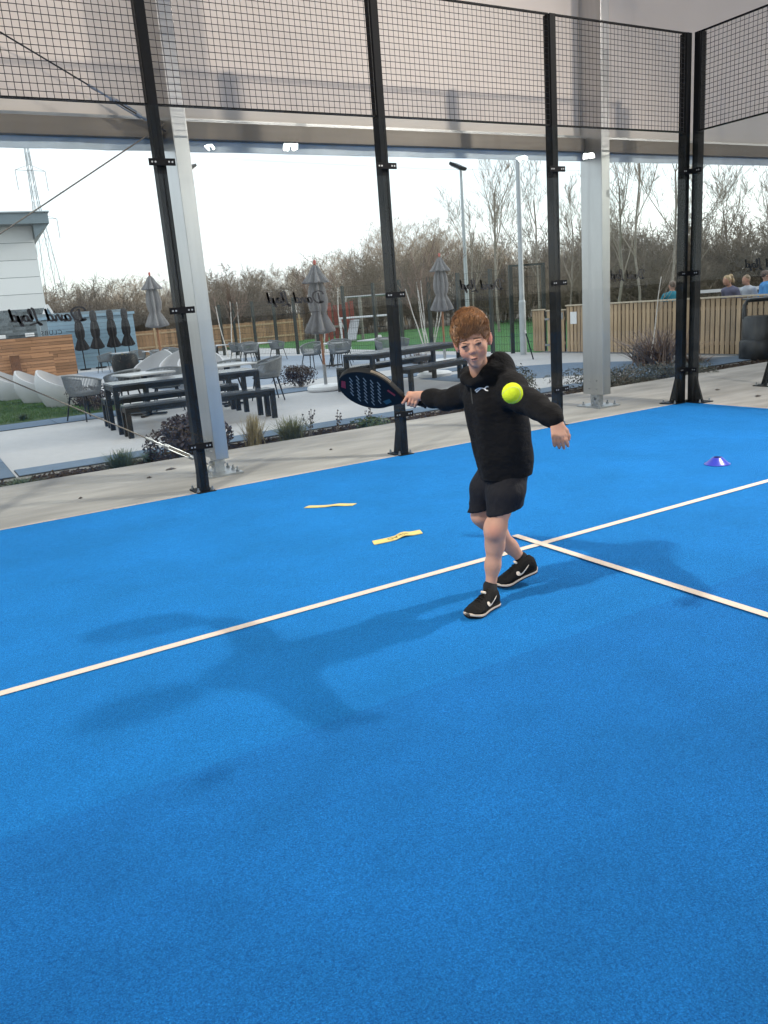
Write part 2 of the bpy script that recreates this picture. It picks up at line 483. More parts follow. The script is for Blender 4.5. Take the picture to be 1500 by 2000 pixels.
SCRIPT = [  # hand-lettered script, x 0..10.6, baseline 0, x-height 1, caps 2.1
    [(0.75, 1.9), (0.62, 1.0), (0.42, 0.12), (0.2, -0.05)],
    [(-0.35, 1.55), (-0.1, 2.0), (0.6, 2.2), (1.5, 1.95), (1.95, 1.25), (1.6, 0.4), (0.8, -0.05), (0.1, 0.02), (-0.15, 0.2), (0.15, 0.22), (0.7, 0.0)],
    [(3.0, 0.95), (2.6, 1.0), (2.25, 0.6), (2.3, 0.1), (2.65, 0.05), (2.95, 0.5), (3.05, 0.95), (2.98, 0.3), (3.15, 0.02), (3.4, 0.3)],
    [(3.4, 0.95), (3.55, 0.75), (3.65, 0.08), (3.95, 0.5), (4.12, 1.0), (4.3, 0.95)],
    [(4.5, 0.95), (4.45, 0.3), (4.6, 0.03), (4.85, 0.3)],
    [(4.62, 1.4), (4.68, 1.5)],
    [(5.65, 0.9), (5.25, 0.98), (4.98, 0.55), (5.05, 0.1), (5.4, 0.08), (5.65, 0.5), (5.95, 2.0)],
    [(5.95, 2.0), (5.75, 0.8), (5.75, 0.15), (6.0, 0.05)],
    [(7.35, 2.15), (7.0, 1.9), (6.85, 1.0), (6.65, 0.0), (6.35, -0.55), (6.1, -0.5), (6.5, -0.2), (7.2, -0.35), (7.9, -0.55)],
    [(7.2, 0.3), (7.6, 1.0), (7.8, 1.75), (7.6, 1.9), (7.45, 1.2), (7.5, 0.2), (7.75, 0.05), (7.95, 0.35)],
    [(8.4, 0.98), (8.05, 0.8), (8.0, 0.25), (8.3, 0.03), (8.62, 0.3), (8.62, 0.8), (8.4, 0.98), (8.75, 0.75)],
    [(8.95, 0.95), (8.92, 0.3), (9.15, 0.08), (9.42, 0.5), (9.5, 0.98)],
    [(9.5, 0.98), (9.4, 0.2), (9.2, -0.55), (8.95, -0.6), (9.1, -0.2), (9.7, 0.3)],
    [(10.3, 0.9), (9.95, 0.98), (9.72, 0.55), (9.8, 0.1), (10.1, 0.08), (10.35, 0.5), (10.6, 2.0)],
    [(10.6, 2.0), (10.45, 0.8), (10.45, 0.15), (10.7, 0.05)],
]
def text_mesh(body, size, m):
    cu = bpy.data.curves.new('txt', 'FONT'); cu.body = body; cu.size = size; cu.align_x = 'CENTER'; cu.align_y = 'CENTER'; cu.space_character = 1.15
    o = bpy.data.objects.new('txt', cu); COL.objects.link(o)
    bpy.context.view_layer.update()
    me = bpy.data.meshes.new_from_object(o.evaluated_get(bpy.context.evaluated_depsgraph_get()))
    bpy.data.objects.remove(o); bpy.data.curves.remove(cu)
    me.materials.clear(); me.materials.append(m)
    return me
clubs_me = text_mesh('CLUBS', 0.046, M['decal'])
scr = MB()
s = 0.52 / 11.6
for st in SCRIPT:
    V, Fq = ribbon([(x + (0.75 if min(p_[0] for p_ in st) >= 6.0 else 0), y) for x, y in st], 0.36)
    scr.add([(-(x - 5.55) * s, 0, (y - 0.75) * s + 0.012 * (x - 5.2) / 5.2) for x, y in V], Fq)
rul = MB().box((0, 0, -0.118), (0.11, 0.0008, 0.0035))

def glass_pane(label, loc, rz, lettered=True, w=1.988):
    t = thing('glass_panel', label, 'glass panel', loc, rz, 'glass panels of the cage')
    MB().box((0, 0, 1.512), (w, 0.010, 2.976)).build('pane', M['glass'], t)
    if lettered:
        # vinyl made to be read from outside, so it reads mirrored from inside the court
        o = scr.build('script_lettering', M['decal'], t, loc=(0, -0.0068, 1.525))
        for sx in (-1, 1): rul.build('rule', M['decal'], t, loc=(sx * 0.155, -0.0068, 1.525))
        o = link('word_lettering', clubs_me, t, (0, -0.0068, 1.408)); o.rotation_euler = (R(90), 0, R(180))
        o["label"] = "small black capitals CLUBS seen from behind"
    return t
glass_pane('glass panel left of the post that stands before the left column', (-7.0, 0, 0), 0)
glass_pane('glass panel between left column post and the post behind the racket', (-5.0, 0, 0), 0)
glass_pane('glass panel directly behind the boy, right of the racket post', (-3.0, 0, 0), 0)
glass_pane('glass panel of the back wall next to the court corner', (-1.0, 0, 0), 0)
glass_pane('glass panel at the outer left end of the back wall', (-9.0, 0, 0), 0)
glass_pane('glass panel of the short side wall running out of frame right', (0.0, -1.0, 0), R(-90))

def mesh_panel(label, loc, rz, w=2.0, h=0.985):
    t = thing('wire_mesh_screen', label, 'mesh screen', loc, rz, 'wire mesh panels above the glass')
    for z in (3.012, 3.012 + h): MB().box((0, 0.045, z), (w - 0.08, 0.026, 0.014)).build('frame_rail', M['black'], t)
    wb = MB()
    n = int(round((w - 0.08) / 0.05))
    for i in range(n + 1):
        x = -(w - 0.08) / 2 + (w - 0.08) * i / n
        wb.tube([(x, 0.036, 3.012), (x, 0.036, 3.012 + h)], 0.0027, 4, False)
    n = int(round(h / 0.05))
    for i in range(1, n):
        z = 3.012 + h * i / n
        wb.tube([(-(w - 0.08) / 2, 0.0405, z), ((w - 0.08) / 2, 0.0415, z)], 0.0027, 4, False)
    tag(wb.build('wire_grid', M['blackm'], t), kind='stuff')
    return t
mesh_panel('black wire mesh panel at top left beyond the left post', (-7.0, 0, 0), 0)
mesh_panel('black wire mesh panel above the glass with the racket', (-5.0, 0, 0), 0)
mesh_panel('black wire mesh panel above the glass behind the boy', (-3.0, 0, 0), 0)
mesh_panel('black wire mesh panel left of the court corner, crossed by a column', (-1.0, 0, 0), 0)
mesh_panel('black wire mesh panel at the outer left end of the back wall', (-9.0, 0, 0), 0)
mesh_panel('black wire mesh panel over the short side wall at right', (0.0, -1.0, 0), R(-90))

# ------------------------------------------------------------------ canopy: columns, beam, membrane, roof, bracing
CX = (-10.45, -5.625, -0.70, 4.22)
CLBL = ('silvery aluminium canopy column out of frame at left', 'silvery aluminium canopy column behind the left cage post',
        'wide silvery aluminium canopy column near the court corner', 'silvery aluminium canopy column hidden beyond the corner post')
for k, X in enumerate(CX):
    t = thing('canopy_column', CLBL[k], 'column', (X, 0.77, 0), 0, 'columns of the canopy')
    MB().box((0, 0, 3.15), (0.13, 0.335, 6.0)).build('profile', M['galv'], t, bevel=0.006)
    p = MB(); p.box((0, -0.02, 0.009), (0.34, 0.40, 0.018)); p.build('base_plate', M['steel'], t)
    p = MB(); p.box((0, 0, 0.085), (0.09, 0.12, 0.135)); p.tube([(-0.075, 0, 0.10), (0.075, 0, 0.10)], 0.022, 12); p.build('pivot_foot', M['steel'], t)
    for x in (-0.13, 0.13):
        for y in (-0.17, -0.05, 0.10):
            q = MB(); q.cyl((x, y, 0.018), 0.018, 0.018, 6); q.cyl((x, y, 0.036), 0.010, 0.028, 8); q.build('anchor_bolt', M['steel'], t)
    for z in (0.22, 0.32):
        for y in (-0.06, 0.06):
            for sx in (-1, 1):
                q = MB(); q.tube([(sx * 0.065, y, z), (sx * 0.074, y, z)], 0.010, 6); q.build('side_bolt', M['steel'], t)
    q = MB(); q.lathe([(0.028, -0.006), (0.040, -0.006), (0.040, 0.006), (0.028, 0.006), (0.028, -0.006)], 16)
    me_o = q.build('shackle_ring', M['steel'], t, loc=(-0.11, -0.12, 0.075)); me_o.rotation_euler = (R(90), 0, R(30))
for k in range(3):
    x0, x1 = CX[k] + 0.067, CX[k + 1] - 0.067
    t = thing('eaves_beam', ['dull aluminium eaves beam left of the left column', 'dull aluminium eaves beam between the two canopy columns', 'dull aluminium eaves beam right of the corner column'][k], 'beam', ((x0 + x1) / 2, 0.9, 3.02), 0, 'eaves beams')
    MB().box((0, 0, 0), (x1 - x0, 0.09, 0.145)).build('beam_profile', M['alu_dull'], t, bevel=0.006)
    MB().box((0, 0.03, 0.094), (x1 - x0, 0.03, 0.03)).build('keder_rail', M['galv'], t)
    v = MB(); nn = 40
    vs, fs = [], []
    for i in range(nn + 1):
        xx = -(x1 - x0) / 2 + (x1 - x0) * i / nn
        dz = -0.165 + random.uniform(-0.0015, 0.0015); dy = 0.008 * math.sin(i * 0.9)
        vs += [(xx, 0.02, -0.07), (xx, 0.02 + dy, dz), (xx, 0.023, -0.07), (xx, 0.023 + dy, dz)]
        if i:
            a = 4 * i - 4; c = 4 * i
            fs += [(a, a + 1, c + 1, c), (a + 2, c + 2, c + 3, a + 3), (a + 1, a + 3, c + 3, c + 1)]
    v.add(vs, fs); v.build('valance', M['valance'], t, smooth=True)
    # the membrane bay above the beam, slightly bellied
    W = x1 - x0
    nx_, nz_ = 24, 14
    vs = [((-W / 2 - 0.06) + (W + 0.12) * i / nx_, 0.03 + 0.05 * math.sin(math.pi * i / nx_) * math.sin(math.pi * j / nz_) + 0.006 * math.sin(i * 2.1 + j * 1.3), 3.02 * j / nz_) for j in range(nz_ + 1) for i in range(nx_ + 1)]
    fs = [(j * (nx_ + 1) + i, j * (nx_ + 1) + i + 1, (j + 1) * (nx_ + 1) + i + 1, (j + 1) * (nx_ + 1) + i) for j in range(nz_) for i in range(nx_)]
    o = MB().add(vs, fs).build('membrane_wall', M['fabric'], None, smooth=True, loc=((x0 + x1) / 2, 0.93, 3.10))
    tag(o, ['pale fabric canopy wall at the upper left of the left column', 'pale fabric canopy wall between the two canopy columns', 'pale fabric canopy wall right of the corner column'][k], 'canopy wall', 'fabric walls of the canopy')
# more bays towards the right, past the corner
for k, (x0, x1) in enumerate(((4.3, 9.1), (9.1, 14.0))):
    t = thing('eaves_beam', ['dull aluminium eaves beam seen through the side glass', 'dull aluminium eaves beam far out at the right'][k], 'beam', ((x0 + x1) / 2, 0.9, 3.02), 0, 'eaves beams')
    MB().box((0, 0, 0), (x1 - x0, 0.09, 0.145)).build('beam_profile', M['alu_dull'], t)
    MB().box((0, 0.02, -0.12), (x1 - x0, 0.004, 0.1)).build('valance', M['valance'], t)
    o = MB().add([(x0, 0.96, 3.1), (x1, 0.96, 3.1), (x1, 0.96, 6.12), (x0, 0.96, 6.12)], [(0, 1, 2, 3)]).build('membrane_wall', M['fabric'])
    tag(o, ['pale fabric canopy wall seen above the side wall mesh', 'pale fabric canopy wall far out at the right'][k], 'canopy wall', 'fabric walls of the canopy')
# roof: two membrane slopes over all courts
b = MB()
for (y0, z0, y1, z1) in ((1.2, 6.1, -10, 8.6), (-10, 8.6, -21.2, 6.1)):
    b.add([(-21, y0, z0), (27, y0, z0), (27, y1, z1), (-21, y1, z1)], [(0, 1, 2, 3)])
tag(b.build('canopy_roof', fabric_mat('roof_membrane', (0.56, 0.53, 0.50), 0.07)), 'pale fabric canopy roof over the courts', 'canopy')

def cable(label, pts, r, m, turn=None):
    t = thing('brace_cable', label, 'cable', (0, 0, 0), 0, 'bracing cables')
    b = MB(); b.tube(pts, r, 6); b.build('wire_rope', m, t)
    if turn:
        a, c = Vector(turn[0]), Vector(turn[1])
        d = (c - a).normalized(); s = d.cross(Vector((0, 1, 0))).normalized()
        q = MB()
        for sg in (-1, 1): q.tube([a + s * sg * 0.016, c + s * sg * 0.016], 0.0065, 6)
        q.tube([a - d * 0.01, a + d * 0.035], 0.021, 8); q.tube([c - d * 0.035, c + d * 0.01], 0.021, 8)
        q.build('turnbuckle', M['steel'], t)
        MB().tube([a - d * 0.13, a], 0.009, 6).build('threaded_rod', M['steel'], t); MB().tube([c, c + d * 0.12], 0.009, 6).build('threaded_rod', M['steel'], t)
        q = MB(); q.tube([a - d * 0.19, a - d * 0.11], 0.014, 8); q.build('ferrule', M['steel'], t)
    return t
Yc = 0.75
cable('brace cable rising from the left column towards upper left with turnbuckle', [(-10.4, Yc, 5.6), (-5.7, Yc, 2.98)], 0.0065, M['blackm'], ((-6.12, Yc, 3.214), (-5.90, Yc, 3.092)))
cable('thin brace cable falling left from the top of the left column', [(-5.70, Yc, 3.04), (-10.4, Yc, 0.26)], 0.0065, M['alu_dull'])
cable('brace cable falling to the foot of the left column with turnbuckle', [(-10.4, Yc, 2.99), (-5.72, Yc, 0.10)], 0.0065, M['alu_dull'], ((-6.10, Yc, 0.335), (-5.86, Yc, 0.186)))

# ------------------------------------------------------------------ court floodlights (seen reflected in the glass, lighting the court)
def floodlight(label, head, aim, power, size=0.36):
    hx, hy, hz = head
    t = thing('court_floodlight', label, 'floodlight', (hx, hy, 0), 0, 'court floodlights')
    b = MB(); b.tube([(0, 0, 0), (0, 0, hz + 0.05)], [0.06, 0.045], 12); b.build('pole', M['black'], t, smooth=True)
    b = MB(); b.box((0, 0, 0.006), (0.26, 0.26, 0.012)); b.build('base_plate', M['black'], t)
    d = (Vector(aim) - Vector(head)).normalized()
    q = d.to_track_quat('-Z', 'Y')
    b = MB(); b.box((0, 0, 0.03), (size + 0.06, 0.36, 0.06)); h = b.build('lamp_housing', M['black'], t, loc=(0, 0, hz)); h.rotation_mode = 'QUATERNION'; h.rotation_quaternion = q
    L = bpy.data.lights.new('floodlight', 'AREA'); L.shape = 'RECTANGLE'; L.size = size; L.size_y = 0.18; L.energy = power; L.color = (1.0, 0.93, 0.83)
    L.spread = R(140)
    lo = bpy.data.objects.new('lamp_light', L); COL.objects.link(lo); lo.parent = t; lo.location = Vector((0, 0, hz)) + d * 0.03; lo.rotation_mode = 'QUATERNION'; lo.rotation_quaternion = q
    return t
floodlight('court floodlight on a black pole by the near right side', (0.25, -3.7, 6.0), (-3.8, -3.0, 0), LAMP_POWER * 1.05)
floodlight('court floodlight on a black pole by the near left side', (-10.25, -3.7, 6.0), (-4.5, -2.6, 0), LAMP_POWER * 0.68)
floodlight('court floodlight on a black pole by the far right side', (0.3, -16.1, 5.95), (-4.5, -15, 0), LAMP_POWER * 0.4)
floodlight('court floodlight on a black pole by the far left side', (-10.25, -16.1, 5.95), (-5.5, -15, 0), LAMP_POWER * 0.4)
floodlight('court floodlight on the next court, nearest side', (1.75, -14.1, 5.6), (0.5, -6, 0), LAMP_POWER * 0.35)
floodlight('court floodlight on the next court, outer side', (11.6, -16.4, 5.93), (7, -15, 0), LAMP_POWER * 0.5)
floodlight('court floodlight on the third court', (13.1, -14.8, 5.73), (9, -6, 0), LAMP_POWER * 0.35)

# ------------------------------------------------------------------ patio furniture
M['char'] = mat('charcoal_frame', (0.012, 0.015, 0.018), 0.5, spec=0.25, var=0.15, vscale=15)
M['slat'] = mat('slate_tabletop', (0.075, 0.085, 0.10), 0.20, spec=0.7, var=0.12, vscale=6, rnd=0.1)
M['rope'] = mat('grey_rope', (0.20, 0.215, 0.225), 0.8, var=0.2, vscale=40)
M['cushion'] = mat('grey_cushion', (0.25, 0.255, 0.26), 0.9, var=0.1, vscale=30, bump=0.2, bscale=200)
M['pale_top'] = mat('pale_tabletop', (0.46, 0.47, 0.48), 0.35, var=0.08, vscale=8)
M['pod'] = mat('pod_plastic', (0.52, 0.52, 0.53), 0.45, var=0.05, vscale=4)
M['teak'] = mat('parasol_wood', (0.26, 0.115, 0.055), 0.55, var=0.25, vscale=10, stretch=(4, 4, 0.4))
M['canvas'] = mat('grey_canvas', (0.21, 0.205, 0.21), 0.9, var=0.12, vscale=12, bump=0.2, bscale=150)
M['canvas_dark'] = mat('black_canvas', (0.022, 0.021, 0.024), 0.85, var=0.15, vscale=12)
M['white'] = mat('white_paint', (0.75, 0.75, 0.75), 0.5, var=0.04, vscale=6)
M['red'] = mat('red_cap', (0.55, 0.12, 0.09), 0.5)

def long_seat(name, label, cat, p0, p1, width, height, z0=PZ, top_m='slat', nslat=4, leg_in=0.0, group=None):
    p0, p1 = Vector((*p0, 0)), Vector((*p1, 0))
    L = (p1 - p0).length
    t = thing(name, label, cat, ((p0.x + p1.x) / 2, (p0.y + p1.y) / 2, z0), math.atan2(p1.y - p0.y, p1.x - p0.x), group)
    w = width / nslat
    for i in range(nslat):
        MB().box((0, -width / 2 + w * (i + .5), height - 0.014), (L, w - 0.006, 0.028)).build('slat', M[top_m], t)
    for sy in (-1, 1):
        MB().box((0, sy * (width / 2 - 0.03), height - 0.065), (L - 0.14, 0.04, 0.07)).build('apron_rail', M['char'], t)
    for sx in (-1, 1):
        MB().box((sx * (L / 2 - 0.03 - leg_in), 0, height - 0.065), (0.045, width - 0.12, 0.07)).build('end_rail', M['char'], t)
        for sy in (-1, 1):
            MB().box((sx * (L / 2 - 0.035 - leg_in), sy * (width / 2 - 0.035), (height - 0.03) / 2), (0.07, 0.07, height - 0.03)).build('leg', M['char'], t)
    return t
# first dining set, left, running roughly across the view
long_seat('dining_table', 'long charcoal dining table left of and behind the left column', 'table', (-5.5, 5.78), (-3.28, 5.72), 0.72, 0.72, group='long charcoal tables')
long_seat('bench', 'charcoal bench on the near side of the left dining table', 'bench', (-5.5, 5.04), (-3.28, 4.98), 0.34, 0.45, nslat=2, group='charcoal benches')
long_seat('bench', 'charcoal bench on the far side of the left dining table', 'bench', (-5.45, 6.58), (-3.28, 6.52), 0.34, 0.45, nslat=2, group='charcoal benches')
# second set behind the boy
long_seat('dining_table', 'long charcoal dining table behind the boy', 'table', (-1.1, 6.15), (1.35, 6.9), 0.72, 0.72, group='long charcoal tables')
long_seat('bench', 'charcoal bench on the near side of the table behind the boy', 'bench', (-0.62, 5.42), (1.3, 6.02), 0.34, 0.45, nslat=2, group='charcoal benches')
long_seat('bench', 'charcoal bench on the far side of the table behind the boy', 'bench', (-1.0, 6.95), (1.35, 7.66), 0.34, 0.45, nslat=2, group='charcoal benches')
# folded paper tag stuck on the bench leg
t = MB().box((-0.53, 5.33, PZ + 0.33), (0.10, 0.004, 0.12), R(17)).build('paper_notice', M['white'])
tag(t, 'small white square notice on the bench leg behind the hand', 'notice')

def make_chair():
    t = thing('rope_armchair', None, 'chair')
    b = MB(); b.lathe([(0.0, 0.44), (0.21, 0.44), (0.235, 0.455), (0.235, 0.475), (0.21, 0.49), (0.0, 0.495)], 20)
    b.build('seat_cushion', M['cushion'], t, smooth=True)
    b = MB(); b.tube([(0.235 * math.cos(a), 0.235 * math.sin(a), 0.425) for a in np.linspace(0, 2 * math.pi, 21)], 0.013, 6, False); b.build('seat_ring', M['char'], t, smooth=True)
    # back shell: open to -y (front); taller at the back
    def rim(a):                                   # a in -1..1 round the back
        ang = R(90) + a * R(128)
        h = 0.66 + 0.12 * (math.cos(a * math.pi / 2)) ** 1.2
        r = 0.315
        return Vector((r * math.cos(ang), r * math.sin(ang), h))
    def foot(a):
        ang = R(90) + a * R(128)
        return Vector((0.243 * math.cos(ang), 0.243 * math.sin(ang), 0.43))
    b = MB(); b.tube([rim(a) for a in np.linspace(-1, 1, 25)], 0.016, 6); b.build('top_rail', M['rope'], t, smooth=True)
    b = MB()
    for a in np.linspace(-0.98, 0.98, 56):
        p, q = foot(a), rim(a)
        b.tube([p, (p + q) / 2 + Vector((p.x, p.y, 0)).normalized() * 0.018, q], 0.0085, 4, False)
    tag(b.build('rope_weave', M['rope'], t), kind='stuff')
    for sx in (-1, 1):
        for sy in (-1, 1):
            b = MB(); b.tube([(sx * 0.17, sy * 0.17, 0.425), (sx * 0.245, sy * 0.25, 0)], [0.016, 0.011], 8); b.build('leg', M['char'], t, smooth=True)
    return t
chair0 = make_chair()
used = [False]
def chair(x, y, rz, label, s=1.0, z=PZ):
    o = chair0 if not used[0] else copy_tree(chair0)
    used[0] = True
    o.location = (x, y, z); o.rotation_euler = (0, 0, R(rz)); o.scale = (s, s, s)
    tag(o, label, 'chair', 'grey rope armchairs')
    return o
def make_square_table():
    t = thing('cafe_table', None, 'table')
    MB().box((0, 0, 0.715), (0.80, 0.80, 0.03)).build('table_top', M['pale_top'], t, bevel=0.006)
    MB().box((0, 0, 0.36), (0.075, 0.075, 0.68)).build('column', M['char'], t)
    for a in (0, 90):
        MB().box((0, 0, 0.022 + a * 0.0001), (0.62, 0.07, 0.035), R(a + 45)).build('foot_bar', M['char'], t)
    return t
table0 = make_square_table()
tused = [False]
def square_table(x, y, rz, label, s=1.0):
    o = table0 if not tused[0] else copy_tree(table0)
    tused[0] = True
    o.location = (x, y, PZ); o.rotation_euler = (0, 0, R(rz)); o.scale = (s, s, s)
    tag(o, label, 'table', 'pale square cafe tables')
    return o

# lounge row just behind the left dining set
chair(-5.45, 8.05, 120, 'grey rope armchair at the left end, beside the dark red shrub')
chair(-4.75, 8.15, 200, 'grey rope armchair just behind the left end of the long table')
chair(-4.1, 7.8, 170, 'grey rope armchair behind the middle of the long table')
square_table(-4.55, 7.45, 10, 'pale square table tucked behind the long left table')
chair(-2.95, 7.95, -160, 'grey rope armchair right of the column, rear of the pair')
chair(-2.42, 7.25, -100, 'grey rope armchair at the right end of the long left table')
square_table(-3.1, 7.35, 8, 'pale square table right of the left column, near')
S8 = 0.86
# sets on the terrace
square_table(1.15, 20.2, 20, 'pale cafe table nearest the left lamp pole', S8)
chair(0.65, 19.6, -30, 'rope armchair left front of the table by the left lamp pole', S8)
chair(1.7, 19.7, 40, 'rope armchair right front of the table by the left lamp pole', S8)
chair(0.75, 20.9, 215, 'rope armchair left rear of the table by the left lamp pole', S8)
square_table(2.0, 18.6, 15, 'pale cafe table second from the left lamp pole', S8)
chair(1.5, 18.0, -25, 'rope armchair left front of the second terrace table', S8)
chair(2.75, 18.75, 100, 'rope armchair right of the second terrace table', S8)
chair(1.9, 19.35, 175, 'rope armchair behind the second terrace table', S8)
square_table(2.05, 13.4, 25, 'pale cafe table straight behind the middle parasol', S8)
chair(1.35, 13.2, -60, 'rope armchair left of the table behind the middle parasol', 0.9)
chair(1.85, 12.55, 5, 'rope armchair in front of the table behind the middle parasol', 0.9)
chair(2.65, 13.9, 130, 'rope armchair right rear of the table behind the middle parasol', 0.9)
square_table(2.75, 12.1, 20, 'pale cafe table left of the post behind the racket', 0.92)
chair(3.35, 11.9, 80, 'rope armchair right of the table behind the racket', 0.92)
chair(2.6, 11.35, 0, 'rope armchair in front of the table behind the racket', 0.92)
# left terrace, near the shed
square_table(-0.75, 20.8, 10, 'pale cafe table behind the right-hand tub seats', S8)
square_table(-1.6, 21.9, 10, 'pale cafe table in front of the black parasols', S8)
chair(-2.15, 22.3, -120, 'rope armchair by the blue boarded shed', S8)
chair(-1.3, 21.1, -10, 'rope armchair behind the dark planter pot', S8)
chair(-0.2, 20.2, 60, 'rope armchair right of the left grey parasol', S8)
chair(-0.1, 21.3, 140, 'rope armchair farthest right before the rear timber fence', S8)
chair(-0.9, 20.0, 0, 'rope armchair in front of the table behind the tub seats', S8)

# cups left on tables
for (x, y, z, lb) in ((3.0, 12.35, PZ + 0.73 * 0.92, 'small white cup on the cafe table behind the racket'), (2.72, 11.85, PZ + 0.73 * 0.92, 'small white pot on the near side of the cafe table behind the racket')):
    b = MB(); b.lathe([(0.0, 0), (0.03, 0), (0.042, 0.02), (0.045, 0.085), (0.04, 0.085), (0.036, 0.02), (0, 0.012)], 14)
    tag(b.build('cup', M['white'], None, smooth=True, loc=(x, y, z)), lb, 'cup')

def make_pod():
    b = MB()
    n, m = 40, 12
    vs, fs = [], []
    def rimz(a): return 0.37 + 0.40 * (0.5 + 0.5 * math.cos(a)) ** 1.6
    def rad(t): return 0.43 * (0.62 + 0.50 * math.sin(min(1.0, t) * math.pi * 0.62 + 0.35) - 0.12 * t * t)
    rings = []
    for side in (0, 1):
        for j in range(m + 1):
            t = j / m if side == 0 else 1 - j / m
            for k in range(n):
                a = 2 * math.pi * k / n
                H = rimz(a)
                z = t * H if side == 0 else max(0.26, t * H) if j else t * H
                r = rad(t * H / 0.75) - (0.035 if side else 0)
                if side and t * H < 0.26: r *= max(0.02, t * H / 0.26)
                # lean the back outwards
                vs.append((r * math.cos(a) * 1.04 + 0.05 * z * 2 * (math.cos(a) > 0) * math.cos(a), r * math.sin(a), z))
    for j in range(2 * m + 1):
        for k in range(n):
            a, c = j * n + k, j * n + (k + 1) % n
            fs.append((a, c, c + n, a + n))
    fs.append(tuple(range(n - 1, -1, -1)))
    b.add(vs, fs)
    return b
pod_o = make_pod().build('tub_seat', M['pod'], None, smooth=True)
first = True
for (x, y, rz, s, lb) in ((-5.88, 14.6, 150, 0.95, 'pale grey tub seat farthest left on the lawn edge'), (-5.55, 13.0, 150, 0.95, 'pale grey tub seat in the middle of the left three'),
                          (-5.3, 11.3, 150, 1.0, 'pale grey tub seat behind the dark red shrub'), (-2.75, 13.6, 40, 1.1, 'pale grey tub seat left of the grey parasol pole'),
                          (-2.35, 12.7, 60, 1.1, 'pale grey tub seat just behind the grey parasol pole'), (-2.2, 11.6, 75, 1.15, 'pale grey tub seat right of the grey parasol pole, nearest')):
    o = pod_o if first else pod_o.copy()
    if not first: COL.objects.link(o)
    first = False
    o.location = (x, y, PZ + 0.002); o.rotation_euler = (0, 0, R(rz)); o.scale = (s, s, s)
    tag(o, lb, 'seat', 'pale tub seats')

def folded_canopy(b, z0, H, R0, n=40, tiers=True):
    """closed parasol: pleated cloth tied once, with a small flared cap"""
    ph = [random.uniform(-.5, .5) for _ in range(8)]
    def mod(an, j): return 1 + 0.27 * math.cos(8 * an + ph[j % 8] * 0.5) + 0.07 * math.cos(3 * an + ph[(j + 3) % 8])
    if tiers:
        b.lathe([(0.03, z0 + H), (0.06, z0 + H - 0.04), (0.11, z0 + 0.88 * H), (0.17 * R0 / .2, z0 + 0.76 * H), (0.16 * R0 / .2, z0 + 0.745 * H), (0.09, z0 + 0.78 * H)], n, mod=mod)
    b.lathe([(0.07, z0 + 0.80 * H), (0.10 * R0 / .2, z0 + 0.68 * H), (0.125 * R0 / .2, z0 + 0.50 * H), (0.11 * R0 / .2, z0 + 0.36 * H), (0.085 * R0 / .2, z0 + 0.305 * H), (0.115 * R0 / .2, z0 + 0.24 * H),
             (0.19 * R0 / .2, z0 + 0.06 * H), (0.185 * R0 / .2, z0 + 0.03 * H), (0.09, z0 + 0.0 * H), (0.03, z0 + 0.06 * H)], n, mod=mod)
def grey_parasol(x, y, H, label, wood=True, base='slab'):
    t = thing('parasol', label, 'parasol', (x, y, PZ), random.uniform(0, 3), 'folded grey parasols')
    b = MB(); b.tube([(0, 0, 0.28), (0, 0, H - 0.03)], 0.026, 10); b.build('pole', M['teak' if wood else 'char'], t, smooth=True)
    b = MB(); b.tube([(0, 0, 0.03), (0, 0, 0.5)], 0.033, 10); b.build('pole_socket', M['steel'], t, smooth=True)
    b = MB(); folded_canopy(b, H - 1.32, 1.27, 0.25, 80); b.build('canopy', M['canvas'], t, smooth=True)
    b = MB(); b.tube([(0.085 * math.cos(a), 0.085 * math.sin(a), H - 1.32 + 0.305 * 1.27) for a in np.linspace(0, 2 * math.pi, 17)], 0.012, 6, False); b.build('tie_strap', M['canvas'], t)
    b = MB(); b.lathe([(0.0, H + 0.05), (0.025, H + 0.04), (0.03, H), (0.018, H - 0.05)], 12); b.build('finial', M['red'], t, smooth=True)
    b = MB(); b.lathe([(0.0, 0.115), (0.30, 0.11), (0.36, 0.09), (0.375, 0.05), (0.36, 0.012), (0.0, 0.012)], 28); b.build('base', M['white'], t, smooth=True)
    return t
grey_parasol(-2.30, 14.5, 2.72, 'folded grey parasol at left, over the tub seats')
grey_parasol(-1.01, 7.69, 2.40, 'folded grey parasol in the middle, left of the racket post')
grey_parasol(3.55, 10.15, 2.58, "folded grey parasol just left of the boy's head")
for k, (x, y) in enumerate(((-2.25, 25.4), (-1.62, 25.7), (-0.98, 25.8), (-0.42, 25.9))):
    t = thing('black_parasol', 'folded black parasol, %s of the row of four by the blue shed' % ('leftmost', 'second from left', 'third from left', 'rightmost')[k], 'parasol', (x, y, PZ), 0.3 * k, 'folded black parasols')
    b = MB(); b.tube([(0, 0, 0), (0, 0, 2.0)], 0.022, 8); b.build('pole', M['char'], t)
    b = MB(); folded_canopy(b, 0.72, 1.38, 0.23, 32, False); b.build('canopy', M['canvas_dark'], t, smooth=True)
    b = MB(); b.lathe([(0.02, 2.16), (0.10, 2.11), (0.13, 1.98), (0.12, 1.78), (0.06, 1.80)], 24); b.build('top_cap', M['canvas_dark'], t, smooth=True)
    b = MB(); b.cyl((0, 0, 0.002), 0.2, 0.05, 18); b.build('base', M['char'], t)

# spare parasol bases on the paving behind the boy
for (x, y, lb) in ((1.5, 7.6, 'round white parasol base lying right of the table behind the boy'),):
    b = MB(); b.lathe([(0.0, 0.10), (0.30, 0.095), (0.37, 0.06), (0.36, 0.0)], 24)
    tag(b.build('round_weight', M['white'], None, smooth=True, loc=(x, y, PZ + 0.003)), lb, 'parasol base')

